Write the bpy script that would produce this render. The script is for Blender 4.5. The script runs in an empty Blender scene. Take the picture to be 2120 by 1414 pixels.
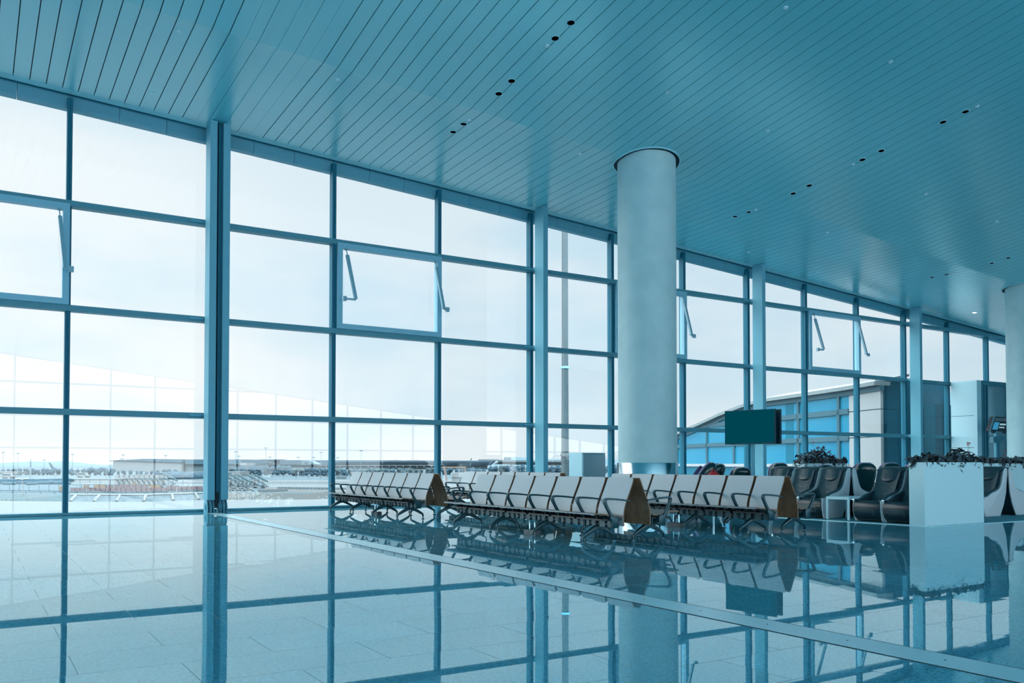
import bpy, bmesh, math, random
from mathutils import Vector, Matrix
random.seed(7)
C = bpy.context.scene.collection
PI = math.pi

# ------------------------------------------------------------------ camera numbers (from the photograph, 2120x1414)
F, YAW, PITCH, CY, H = 1782.99, 0.56155, 0.02348, 918.465, 1.0739
sy_, cy_ = math.sin(YAW), math.cos(YAW)
FWD = Vector((sy_ * math.cos(PITCH), cy_ * math.cos(PITCH), math.sin(PITCH)))
RGT = Vector((cy_, -sy_, 0.0))
UPV = RGT.cross(FWD)
CAM = Vector((0, 0, H))
def ray(x, y): return RGT * ((x - 1060) / F) + UPV * ((CY - y) / F) + FWD
def atY(x, y, Y): r = ray(x, y); return CAM + r * (Y / r.y)
def atX(x, y, X): r = ray(x, y); return CAM + r * (X / r.x)
def atZ(x, y, z): r = ray(x, y); return CAM + r * ((z - H) / r.z)
def atD(x, y, d): return CAM + ray(x, y) * d
GZ = -9.5
def G(x, y, z=GZ): return atZ(x, y, z)

# ------------------------------------------------------------------ materials
def lin(v):
    v /= 255.0
    return v / 12.92 if v <= 0.04045 else ((v + 0.055) / 1.055) ** 2.4
def rgb(r, g, b, k=1.0): return (lin(r) * k, lin(g) * k, lin(b) * k, 1)
M = {}
def mat(name, col, rough=0.5, metal=0.0, spec=0.5, noise=None, bump=None, emit=None, coat=0.0):
    m = bpy.data.materials.new(name); m.use_nodes = True
    nt = m.node_tree; b = nt.nodes['Principled BSDF']
    b.inputs['Base Color'].default_value = col
    b.inputs['Roughness'].default_value = rough
    b.inputs['Metallic'].default_value = metal
    b.inputs['Specular IOR Level'].default_value = spec
    b.inputs['Coat Weight'].default_value = coat
    tc = None
    if noise or bump:
        tc = nt.nodes.new('ShaderNodeTexCoord')
    if noise:                                   # (scale, amount, colour2)
        n = nt.nodes.new('ShaderNodeTexNoise'); n.inputs['Scale'].default_value = noise[0]
        n.inputs['Detail'].default_value = 5
        r = nt.nodes.new('ShaderNodeMapRange'); r.inputs[1].default_value = 0.35; r.inputs[2].default_value = 0.65
        r.inputs[4].default_value = noise[1]
        mx = nt.nodes.new('ShaderNodeMix'); mx.data_type = 'RGBA'
        mx.inputs[6].default_value = col; mx.inputs[7].default_value = noise[2]
        nt.links.new(tc.outputs['Object'], n.inputs['Vector'])
        nt.links.new(n.outputs['Fac'], r.inputs[0]); nt.links.new(r.outputs[0], mx.inputs[0])
        nt.links.new(mx.outputs[2], b.inputs['Base Color'])
    if bump:                                    # (scale, strength)
        n2 = nt.nodes.new('ShaderNodeTexNoise'); n2.inputs['Scale'].default_value = bump[0]; n2.inputs['Detail'].default_value = 4
        bp = nt.nodes.new('ShaderNodeBump'); bp.inputs['Strength'].default_value = bump[1]; bp.inputs['Distance'].default_value = 0.02
        nt.links.new(tc.outputs['Object'], n2.inputs['Vector']); nt.links.new(n2.outputs['Fac'], bp.inputs['Height'])
        nt.links.new(bp.outputs['Normal'], b.inputs['Normal'])
    if emit:
        b.inputs['Emission Color'].default_value = emit[0]; b.inputs['Emission Strength'].default_value = emit[1]
    M[name] = m
    return m

mat('ceiling_panel', rgb(114, 198, 211), 0.24, spec=0.5); M['ceiling_panel'].node_tree.nodes['Principled BSDF'].inputs['IOR'].default_value = 2.1
mat('ceiling_gap', rgb(8, 45, 60), 0.8)
mat('ceiling_trim', rgb(150, 210, 222), 0.4)
mat('pillar_paint', rgb(178, 210, 216), 0.5, noise=(2.5, 0.5, rgb(158, 194, 202)))
mat('brushed_steel', rgb(205, 222, 230), 0.16, 1.0)
mat('steel_paint', rgb(102, 166, 186), 0.5, spec=0.2)
mat('steel_slot', rgb(6, 40, 55), 0.7)
mat('mullion_paint', rgb(16, 100, 124), 0.5, spec=0.2)
mat('transom_paint', rgb(78, 142, 160), 0.45, spec=0.3)
mat('sash_paint', rgb(120, 178, 200), 0.4)
mat('actuator_grey', rgb(120, 165, 182), 0.4)
mat('header_panel', rgb(70, 145, 168), 0.55)
mat('strip_metal', rgb(190, 236, 246), 0.3, 0.35)
mat('joint_dark', rgb(12, 62, 80), 0.6)
mat('laminate', rgb(186, 194, 200), 0.42, noise=(60, 0.35, rgb(172, 182, 189)), bump=(500, 0.08))
mat('veneer', rgb(142, 106, 80), 0.42, noise=(9, 0.8, rgb(112, 82, 62)))
mat('bench_metal', rgb(16, 66, 78), 0.34, 0.2)
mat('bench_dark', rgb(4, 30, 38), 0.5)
mat('glide', rgb(70, 110, 125), 0.25, 0.8)
mat('planter_white', rgb(196, 232, 240), 0.32)
mat('soil', rgb(24, 34, 38), 0.9)
mat('shell_white', rgb(196, 208, 214), 0.38)
mat('leather', rgb(30, 58, 68), 0.33, spec=0.6, noise=(6, 0.6, rgb(48, 76, 86)), bump=(9, 0.5))
mat('leather_smooth', rgb(22, 44, 54), 0.3, spec=0.6, bump=(60, 0.12))
mat('stitch', rgb(80, 104, 114), 0.5)
mat('chrome', rgb(190, 215, 225), 0.12, 1.0)
mat('recliner_green', rgb(5, 46, 52), 0.22, spec=0.6)
mat('purple_fabric', rgb(62, 62, 104), 0.7)
mat('lilac_edge', rgb(150, 150, 190), 0.6)
mat('carpet', rgb(52, 128, 144), 0.85, noise=(90, 0.7, rgb(76, 150, 164)))
mat('screen', rgb(0, 14, 18), 0.6, spec=0.0, emit=(rgb(0, 66, 80), 1.0))
mat('plastic_dark', rgb(10, 52, 64), 0.4)
mat('cabinet_grey', rgb(110, 140, 152), 0.35, 0.4)
mat('cabinet_light', rgb(150, 196, 210), 0.3, 0.2)
mat('red_cloth', rgb(215, 25, 35), 0.5)
mat('flower_red', rgb(190, 20, 28), 0.35)
mat('vestibule_panel', rgb(172, 214, 226), 0.35)
mat('vestibule_dark', rgb(56, 120, 140), 0.35)
mat('sign_black', rgb(6, 28, 36), 0.3)
mat('sign_blue', rgb(60, 150, 185), 0.4, emit=(rgb(60, 150, 185), 0.5))
mat('sign_text', rgb(150, 200, 215), 0.4, emit=(rgb(190, 225, 235), 0.6))
mat('sign_grey', rgb(110, 120, 130), 0.4)
mat('black_hole', (0.001, 0.002, 0.003, 1), 0.9, spec=0.0)
mat('lamp_on', (1, 1, 1, 1), 0.5, emit=((1.0, 0.93, 0.86, 1), 14.0))
mat('disc_white', rgb(190, 225, 235), 0.4)
mat('wall_paint', rgb(170, 205, 216), 0.6)
# outdoors: airborne haze is put into the pale bluish colours of far things
OUT = 0.092
def org(r, g, b, k=1.0): return rgb(r, g, b, OUT * k)
mat('apron', org(196, 210, 218), 0.9, noise=(0.02, 0.6, org(178, 196, 208)))
mat('road', org(178, 192, 200), 0.9, noise=(0.05, 0.5, org(165, 182, 192)))
mat('asphalt', org(96, 152, 176), 0.9, noise=(0.03, 0.6, org(120, 165, 185)))
mat('dry_grass', org(136, 150, 155), 1.0, noise=(0.12, 0.8, org(160, 158, 156)))
mat('green_grass', org(112, 158, 172), 1.0, noise=(0.1, 0.8, org(140, 160, 165)))
mat('stone', org(120, 160, 180), 1.0, noise=(0.9, 1.0, org(185, 205, 215)))
mat('white_paint', org(215, 226, 232), 0.6)
mat('hangar_white', org(216, 228, 236), 0.8)
mat('hangar_grey', org(160, 195, 212), 0.8)
mat('roof_blue', org(62, 142, 178), 0.7)
mat('roof_blue_dark', org(48, 124, 160), 0.7)
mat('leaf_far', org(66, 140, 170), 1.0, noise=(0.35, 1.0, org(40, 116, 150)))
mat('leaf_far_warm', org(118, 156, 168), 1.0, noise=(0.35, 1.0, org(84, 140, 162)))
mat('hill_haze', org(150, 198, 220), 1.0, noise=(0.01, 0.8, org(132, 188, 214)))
mat('trunk', org(70, 105, 118), 1.0)
mat('mast_grey', org(140, 188, 210), 0.6)
mat('mast_near', org(176, 208, 222), 0.4, 0.4, noise=(1.5, 0.7, org(140, 182, 202)))
mat('fence_teal', org(66, 136, 164), 0.8)
mat('teal_paint', org(0, 130, 150), 0.6)
mat('teal_dark', org(0, 96, 120), 0.6)
mat('cart_orange', org(225, 165, 110), 0.7)
mat('cart_pink', org(190, 130, 140), 0.7, noise=(0.8, 0.9, org(150, 140, 150)))
mat('gantry_orange', org(222, 168, 138), 0.7)
mat('road_sign', org(40, 150, 210), 0.5)
mat('tyre', org(30, 70, 85), 0.9)
mat('facade_glass', rgb(40, 176, 226, .30), 0.12, spec=0.25, noise=(0.25, 0.6, rgb(70, 194, 232, .30)))
mat('facade_frame', rgb(70, 138, 162, .26), 0.5)
mat('facade_white', rgb(222, 232, 238, .30), 0.6)
mat('facade_teal', rgb(0, 118, 152, .30), 0.4, spec=0.2)
mat('facade_teal_light', rgb(20, 150, 186, .28), 0.4, spec=0.2)
mat('roof_pale', rgb(200, 222, 230, .20), 0.6)

def leaf_material():
    m = mat('foliage', rgb(48, 62, 70), 0.4)
    nt = m.node_tree; b = nt.nodes['Principled BSDF']
    g = nt.nodes.new('ShaderNodeNewGeometry'); r = nt.nodes.new('ShaderNodeValToRGB')
    r.color_ramp.elements[0].color = rgb(22, 32, 38); r.color_ramp.elements[1].color = rgb(104, 116, 124)
    nt.links.new(g.outputs['Random Per Island'], r.inputs[0]); nt.links.new(r.outputs[0], b.inputs['Base Color'])
leaf_material()

def glass_material():
    m = bpy.data.materials.new('window_glass'); m.use_nodes = True
    nt = m.node_tree; nt.nodes.clear(); N = nt.nodes.new
    out = N('ShaderNodeOutputMaterial'); mx = N('ShaderNodeMixShader'); tr = N('ShaderNodeBsdfTransparent'); gl = N('ShaderNodeBsdfGlossy')
    tr.inputs[0].default_value = (0.975, 0.99, 0.993, 1); gl.inputs['Roughness'].default_value = 0.0
    gl.inputs[0].default_value = (0.92, 0.98, 1, 1)
    geo = N('ShaderNodeNewGeometry'); dt = N('ShaderNodeVectorMath'); dt.operation = 'DOT_PRODUCT'
    ab = N('ShaderNodeMath'); ab.operation = 'ABSOLUTE'; om = N('ShaderNodeMath'); om.operation = 'SUBTRACT'; om.inputs[0].default_value = 1
    pw = N('ShaderNodeMath'); pw.operation = 'POWER'; pw.inputs[1].default_value = 5
    ml = N('ShaderNodeMath'); ml.operation = 'MULTIPLY_ADD'; ml.inputs[1].default_value = 0.94; ml.inputs[2].default_value = 0.027
    L = nt.links.new
    L(geo.outputs['Normal'], dt.inputs[0]); L(geo.outputs['Incoming'], dt.inputs[1]); L(dt.outputs['Value'], ab.inputs[0])
    L(ab.outputs[0], om.inputs[1]); L(om.outputs[0], pw.inputs[0]); L(pw.outputs[0], ml.inputs[0])
    L(ml.outputs[0], mx.inputs[0]); L(tr.outputs[0], mx.inputs[1]); L(gl.outputs[0], mx.inputs[2]); L(mx.outputs[0], out.inputs[0])
    M['window_glass'] = m
glass_material()

def floor_material():
    m = bpy.data.materials.new('polished_granite'); m.use_nodes = True
    nt = m.node_tree; N = nt.nodes.new; L = nt.links.new; b = nt.nodes['Principled BSDF']
    tc = N('ShaderNodeTexCoord'); sp = N('ShaderNodeSeparateXYZ'); L(tc.outputs['Object'], sp.inputs[0])
    def mth(op, a, bb=None, c=None):
        n = N('ShaderNodeMath'); n.operation = op
        for i, v in enumerate((a, bb, c)):
            if v is None: continue
            if isinstance(v, (int, float)): n.inputs[i].default_value = v
            else: L(v, n.inputs[i])
        return n.outputs[0]
    TH = 0.5035
    yy = mth('DIVIDE', mth('SUBTRACT', sp.outputs['Y'], 4.415 - 40 * TH), TH)
    row = mth('FLOOR', yy)
    par = mth('MODULO', row, 2.0)
    xx = mth('SUBTRACT', mth('ADD', sp.outputs['X'], 40.02), mth('MULTIPLY', par, 0.5))
    col = mth('FLOOR', xx)
    fy = mth('FRACT', yy); fx = mth('FRACT', xx)
    def edge(f, w):
        return mth('LESS_THAN', mth('MINIMUM', f, mth('SUBTRACT', 1.0, f)), w)
    joint = mth('MAXIMUM', edge(fy, 0.0042), edge(fx, 0.0021))
    cb = N('ShaderNodeCombineXYZ'); L(col, cb.inputs[0]); L(row, cb.inputs[1])
    wn = N('ShaderNodeTexWhiteNoise'); wn.noise_dimensions = '3D'; L(cb.outputs[0], wn.inputs['Vector'])
    # speckle
    n1 = N('ShaderNodeTexNoise'); n1.inputs['Scale'].default_value = 38; n1.inputs['Detail'].default_value = 6; n1.inputs['Roughness'].default_value = 0.7
    mpn = N('ShaderNodeMapping'); mpn.inputs['Scale'].default_value = (1, 1.6, 1); L(tc.outputs['Object'], mpn.inputs[0]); L(mpn.outputs[0], n1.inputs['Vector'])
    rp = N('ShaderNodeValToRGB'); L(n1.outputs['Fac'], rp.inputs[0])
    rp.color_ramp.elements[0].position = 0.36; rp.color_ramp.elements[0].color = rgb(56, 122, 144)
    rp.color_ramp.elements[1].position = 0.60; rp.color_ramp.elements[1].color = rgb(112, 188, 208)
    va = mth('MULTIPLY_ADD', wn.outputs['Value'], 0.16, 0.92)
    mv = N('ShaderNodeMix'); mv.data_type = 'RGBA'; mv.blend_type = 'MULTIPLY'; mv.inputs[0].default_value = 1
    L(rp.outputs[0], mv.inputs[6]); cc = N('ShaderNodeCombineColor'); L(va, cc.inputs[0]); L(va, cc.inputs[1]); L(va, cc.inputs[2]); L(cc.outputs[0], mv.inputs[7])
    mj = N('ShaderNodeMix'); mj.data_type = 'RGBA'; L(joint, mj.inputs[0]); L(mv.outputs[2], mj.inputs[6]); mj.inputs[7].default_value = rgb(20, 70, 88)
    L(mj.outputs[2], b.inputs['Base Color'])
    L(mth('MULTIPLY_ADD', joint, 0.4, 0.012), b.inputs['Roughness'])
    b.inputs['IOR'].default_value = 3.6
    b.inputs['Specular Tint'].default_value = (0.52, 0.92, 1, 1)
    # each tile lies a hair out of level, so reflections break at the joints
    s2 = N('ShaderNodeVectorMath'); s2.operation = 'SUBTRACT'; L(wn.outputs['Color'], s2.inputs[0]); s2.inputs[1].default_value = (0.5, 0.5, 0.5)
    s3 = N('ShaderNodeVectorMath'); s3.operation = 'MULTIPLY'; L(s2.outputs[0], s3.inputs[0]); s3.inputs[1].default_value = (0.0035, 0.0022, 0)
    s4 = N('ShaderNodeVectorMath'); s4.operation = 'ADD'; L(s3.outputs[0], s4.inputs[0]); s4.inputs[1].default_value = (0, 0, 1)
    s5 = N('ShaderNodeVectorMath'); s5.operation = 'NORMALIZE'; L(s4.outputs[0], s5.inputs[0]); L(s5.outputs[0], b.inputs['Normal'])
    M['polished_granite'] = m
floor_material()

# ------------------------------------------------------------------ mesh builder
class MB:
    def __init__(s): s.v = []; s.f = []; s.m = []
    def add(s, vs, fs, mi=0):
        o = len(s.v); s.v += [tuple(x) for x in vs]
        for f in fs: s.f.append(tuple(i + o for i in f)); s.m.append(mi)
        return s
    def box(s, x0, x1, y0, y1, z0, z1, mi=0):
        return s.hexa([(x0, y0, z0), (x1, y0, z0), (x1, y1, z0), (x0, y1, z0)], [(x0, y0, z1), (x1, y0, z1), (x1, y1, z1), (x0, y1, z1)], mi)
    def hexa(s, bot, top, mi=0):
        return s.add(list(bot) + list(top), [(3, 2, 1, 0), (4, 5, 6, 7), (0, 1, 5, 4), (1, 2, 6, 5), (2, 3, 7, 6), (3, 0, 4, 7)], mi)
    def prism(s, poly, axis, a, b, mi=0, mi_side=None):
        """poly: 2-D points; axis 'x','y','z' is the extrusion direction from a to b"""
        n = len(poly)
        def P(p, t):
            return {'y': (p[0], t, p[1]), 'x': (t, p[0], p[1]), 'z': (p[0], p[1], t)}[axis]
        vs = [P(p, a) for p in poly] + [P(p, b) for p in poly]
        o = len(s.v); s.v += vs
        ms = mi if mi_side is None else mi_side
        s.f.append(tuple(o + i for i in range(n))); s.m.append(mi)
        s.f.append(tuple(o + n + i for i in reversed(range(n)))); s.m.append(mi)
        for i in range(n):
            j = (i + 1) % n
            s.f.append((o + j, o + i, o + n + i, o + n + j)); s.m.append(ms)
        return s
    def lathe(s, prof, cx=0, cy=0, n=32, mi=0, cap=True):
        vs = []; fs = []
        for (r, z) in prof:
            for k in range(n):
                a = 2 * PI * k / n; vs.append((cx + r * math.cos(a), cy + r * math.sin(a), z))
        for i in range(len(prof) - 1):
            for k in range(n):
                k2 = (k + 1) % n; fs.append((i * n + k, i * n + k2, (i + 1) * n + k2, (i + 1) * n + k))
        if cap:
            fs.append(tuple(reversed(range(n)))); fs.append(tuple((len(prof) - 1) * n + k for k in range(n)))
        return s.add(vs, fs, mi)
    def tube(s, pts, r, n=8, mi=0):
        pts = [Vector(p) for p in pts]
        rs = r if isinstance(r, (list, tuple)) else [r] * len(pts)
        vs = []; fs = []; ref = Vector((0, 0, 1))
        for i, p in enumerate(pts):
            t = (pts[min(i + 1, len(pts) - 1)] - pts[max(i - 1, 0)]).normalized()
            a = t.cross(ref)
            if a.length < 1e-3: a = t.cross(Vector((1, 0, 0)))
            a.normalize(); b = a.cross(t)
            for k in range(n):
                an = 2 * PI * k / n; vs.append(p + a * (rs[i] * math.cos(an)) + b * (rs[i] * math.sin(an)))
        for i in range(len(pts) - 1):
            for k in range(n):
                k2 = (k + 1) % n; fs.append((i * n + k, i * n + k2, (i + 1) * n + k2, (i + 1) * n + k))
        fs.append(tuple(reversed(range(n)))); fs.append(tuple((len(pts) - 1) * n + k for k in range(n)))
        return s.add(vs, fs, mi)
    def sweep(s, pts, y0, y1, h, mi=0):
        """flat bar following (x, z) points, width along y; h one thickness or a list"""
        P = [Vector((p[0], 0, p[1])) for p in pts]; hs = h if isinstance(h, (list, tuple)) else [h] * len(P)
        w = lambda v, i: v[i] if isinstance(v, (list, tuple)) else v
        vs = []; fs = []
        for i, p in enumerate(P):
            t = (P[min(i + 1, len(P) - 1)] - P[max(i - 1, 0)]).normalized(); nn = Vector((-t.z, 0, t.x)) * (hs[i] / 2)
            a, b = w(y0, i), w(y1, i)
            for (q, y) in ((p + nn, a), (p + nn, b), (p - nn, b), (p - nn, a)): vs.append((q.x, y, q.z))
        for i in range(len(P) - 1):
            for k in range(4):
                k2 = (k + 1) % 4; fs.append((i * 4 + k, i * 4 + k2, i * 4 + 4 + k2, i * 4 + 4 + k))
        fs.append((3, 2, 1, 0)); e = (len(P) - 1) * 4; fs.append((e, e + 1, e + 2, e + 3))
        return s.add(vs, fs, mi)
    def ellipsoid(s, c, r, n=16, m=10, mi=0, power=1.0):
        vs = []; fs = []
        sg = lambda v: math.copysign(abs(v) ** power, v)
        for i in range(m + 1):
            th = PI * i / m
            for k in range(n):
                a = 2 * PI * k / n
                vs.append((c[0] + r[0] * sg(math.sin(th)) * sg(math.cos(a)), c[1] + r[1] * sg(math.sin(th)) * sg(math.sin(a)), c[2] + r[2] * sg(math.cos(th))))
        for i in range(m):
            for k in range(n):
                k2 = (k + 1) % n; fs.append((i * n + k2, i * n + k, (i + 1) * n + k, (i + 1) * n + k2))
        return s.add(vs, fs, mi)
    def build(s, name, mats, parent=None, smooth=False, loc=None, bevel=0, angle=35):
        me = bpy.data.meshes.new(name); me.from_pydata(s.v, [], s.f)
        if isinstance(mats, str): mats = [mats]
        for k in mats: me.materials.append(M[k])
        me.polygons.foreach_set('material_index', s.m)
        bm = bmesh.new(); bm.from_mesh(me)
        bmesh.ops.remove_doubles(bm, verts=bm.verts, dist=1e-6)
        bmesh.ops.recalc_face_normals(bm, faces=bm.faces)
        if bevel:
            es = [e for e in bm.edges if len(e.link_faces) == 2 and e.calc_face_angle(0) > 0.6]
            bmesh.ops.bevel(bm, geom=es, offset=bevel, segments=2, affect='EDGES', profile=0.5, clamp_overlap=True)
        if smooth:
            for f in bm.faces: f.smooth = True
            for e in bm.edges:
                if len(e.link_faces) == 2 and e.calc_face_angle(0) > math.radians(angle): e.smooth = False
        bm.to_mesh(me); bm.free()
        o = bpy.data.objects.new(name, me); C.objects.link(o)
        if parent: o.parent = parent
        if loc: o.location = loc
        return o
def tag(o, label=None, cat=None, group=None, kind=None):
    if label: o['label'] = label
    if cat: o['category'] = cat
    if group: o['group'] = group
    if kind: o['kind'] = kind
    return o
def empty(name, loc=(0, 0, 0), rz=0.0):
    o = bpy.data.objects.new(name, None); C.objects.link(o); o.location = loc; o.rotation_euler = (0, 0, rz); o.empty_display_size = 0.2
    return o
KIDS = {}
def copy_tree(o, parent=None):
    c = o.copy(); C.objects.link(c)
    if parent: c.parent = parent
    for ch in list(o.children): copy_tree(ch, c)
    return c

# ------------------------------------------------------------------ room
S, X0, D = 2.88864, 1.68056, 20.0          # window bay, first mullion, window wall
TZ = (2.1529, 4.3157, 6.5025)              # transom heights
YA, YB, BACK = 6.0, -11.0, -25.0          # flat middle of the ceiling, opposite window wall
Q = 0.9875
def zc0(X, Y):
    z = 8.955 - 0.0485 * X - 0.00033 * X * X
    return z + 0.14 * min(1, (20 - Y) / 4.15) + max(0, 15.85 - Y) * 0.155
def zc(X, Y):                              # height of the ceiling
    if Y > 19.75: Y = 19.75
    z = H + Q * (zc0(X / Q, max(Y, YA) / Q) - H)
    if Y < YB:
        zh = min(z, 8.45 - 0.107 * max(X, -6)); u = (YB - Y) / (YB - BACK); z += (zh - z) * min(u, 1)
    return z
YF = 15.85 * Q                             # fold line of the ceiling
XL, XR = -30.0, 56.0

fl = MB().box(XL, XR, BACK - 0.3, 20.3, -0.3, 0).build('floor', 'polished_granite')
tag(fl, 'polished granite tile floor mirroring the windows', 'floor', kind='structure')
# ceiling: long metal panels at right angles to the windows, open grooves between them, dark backing above
mb = MB(); p0 = 2.414 * Q; pw = 0.2963 * Q; gap = 0.017
edges = []
k = -int((p0 + 9) / pw); x = p0 + k * pw
seams = []
while x < XR:
    seams.append(x); x += pw
jo = [i for i, q in enumerate(seams) if 4.17 < q < 5.30]
seams = [q for q in seams if not (4.25 < q < 5.25)]
bounds = [(XL, seams[0])] + [(seams[i], seams[i + 1]) for i in range(len(seams) - 1)]
ysecs = [19.72, YF, YA, YB, BACK + 0.28]
for (a, b) in bounds:
    if b - a > 0.5 and a > 0: continue
    a2, b2 = a + gap / 2, b - gap / 2
    for i in range(4):
        y0, y1 = ysecs[i], ysecs[i + 1]
        q = [(a2, y0, zc(a2, y0)), (b2, y0, zc(b2, y0)), (b2, y1, zc(b2, y1)), (a2, y1, zc(a2, y1))]
        mb.hexa(q, [(v[0], v[1], v[2] + 0.03) for v in q], 0)
# expansion joint above the double column: wide cover strips with hairline gaps, one step lower
for (a, b, dz) in ((4.135, 4.36, 0), (4.366, 4.44, -0.012), (4.44, 4.72, 0.012), (4.72, 4.79, -0.012), (4.796, 5.03, 0), (5.038, 5.315, 0)):
    for i in range(4):
        y0, y1 = ysecs[i], ysecs[i + 1]
        q = [(a, y0, zc(a, y0) + dz), (b, y0, zc(b, y0) + dz), (b, y1, zc(b, y1) + dz), (a, y1, zc(a, y1) + dz)]
        mb.hexa(q, [(v[0], v[1], v[2] + 0.03) for v in q], 0)
xs = [XL + i * 2.0 for i in range(int((XR - XL) / 2) + 1)]
for i in range(len(xs) - 1):
    for j in range(4):
        y0, y1 = ysecs[j], ysecs[j + 1]
        if j == 0: y0 = 20.6
        if j == 3: y1 = BACK - 0.6
        a, b = xs[i], xs[i + 1]
        q = [(a, y0, zc(a, y0) + 0.06), (b, y0, zc(b, y0) + 0.06), (b, y1, zc(b, y1) + 0.06), (a, y1, zc(a, y1) + 0.06)]
        mb.hexa(q, [(v[0], v[1], v[2] + 0.25) for v in q], 1)
ce = mb.build('ceiling', ['ceiling_panel', 'ceiling_gap']); tag(ce, 'pale metal strip ceiling folded in two slopes with dark grooves', 'ceiling', kind='structure')
# trim along the top of the windows
mb = MB()
for i in range(len(xs) - 1):
    a, b = xs[i], xs[i + 1]
    for (y0, y1, zo, h) in ((19.728, 19.95, 0.004, 0.05), (19.955, 19.985, 0.02, 0.03)):
        q = [(a, y0, zc(a, y0) + zo), (b, y0, zc(b, y0) + zo), (b, y1, zc(b, y0) + zo), (a, y1, zc(a, y0) + zo)]
        mb.hexa(q, [(v[0], v[1], v[2] + h) for v in q])
tag(mb.build('trim_1', 'ceiling_trim'), 'pale trim strip where the ceiling meets the windows', 'trim', kind='structure')
# metal strip set in the floor
mb = MB(); mb.box(4.375, 4.655, BACK, 19.4, -0.01, 0.004, 0); mb.box(4.355, 4.372, BACK, 19.4, -0.01, 0.002, 1); mb.box(4.658, 4.675, BACK, 19.4, -0.01, 0.002, 1)
for yy in [1.5 + 0.62 * i for i in range(26)]: mb.lathe([(0.008, 0.004), (0.006, 0.0055)], 4.515, yy, 8, 1)
tag(mb.build('trim_2', ['strip_metal', 'joint_dark']), 'wide brushed metal expansion strip across the floor', 'trim', kind='structure')
tag(MB().box(XL - 0.2, XL, BACK - 0.3, 20.3, -0.3, 13).build('wall_left', 'wall_paint'), 'plain end wall', 'wall', kind='structure')
tag(MB().box(XR, XR + 0.2, BACK - 0.3, 20.3, -0.3, 10).build('wall_right', 'wall_paint'), 'plain end wall', 'wall', kind='structure')

# ------------------------------------------------------------------ window bays
def mull(mbx, x, y0, y1, z1, sgn=1):
    mbx.box(x - 0.05, x - 0.004, min(y0, y1), max(y0, y1), 0, z1); mbx.box(x + 0.004, x + 0.05, min(y0, y1), max(y0, y1), 0, z1)
    mbx.box(x - 0.004, x + 0.004, min(y0, y1) + 0.012, max(y0, y1) - 0.012, 0, z1)
def actuator(parent, P, Qp, xs_):
    """chain actuator: slim box hung from P, its foot at Qp held by a bracket towards x = xs_"""
    P, Qp = Vector(P), Vector(Qp); d = (Qp - P)
    m = MB(); t = d.normalized(); a = P + t * 0.16
    r = Vector((1, 0, 0)); b = t.cross(r).normalized()
    def obox(c0, c1, w, h, mi=0):
        vs = []
        for c in (c0, c1):
            for (i, j) in ((-1, -1), (1, -1), (1, 1), (-1, 1)): vs.append(c + r * (w * i) + b * (h * j))
        m.hexa(vs[:4], vs[4:], mi)
    obox(a, Qp, 0.036, 0.034); m.tube([P, a], 0.012, 6); obox(P - t * 0.02, P + t * 0.03, 0.03, 0.02)
    m.tube([Qp - t * 0.03, Qp - t * 0.03 + Vector((0, 0.09, 0))], 0.018, 8)
    sx = 1 if xs_ > Qp.x else -1
    m.box(min(Qp.x, xs_), max(Qp.x, xs_), Qp.y - 0.02, Qp.y + 0.03, Qp.z - 0.04, Qp.z)
    m.box(xs_ - 0.045, xs_ + 0.045, Qp.y - 0.03, Qp.y + 0.05, Qp.z - 0.075, Qp.z + 0.035)
    return m.build('actuator', 'actuator_grey', parent)
SASH = {-1: 1, 2: 1, 5: 1, 8: 1}
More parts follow.
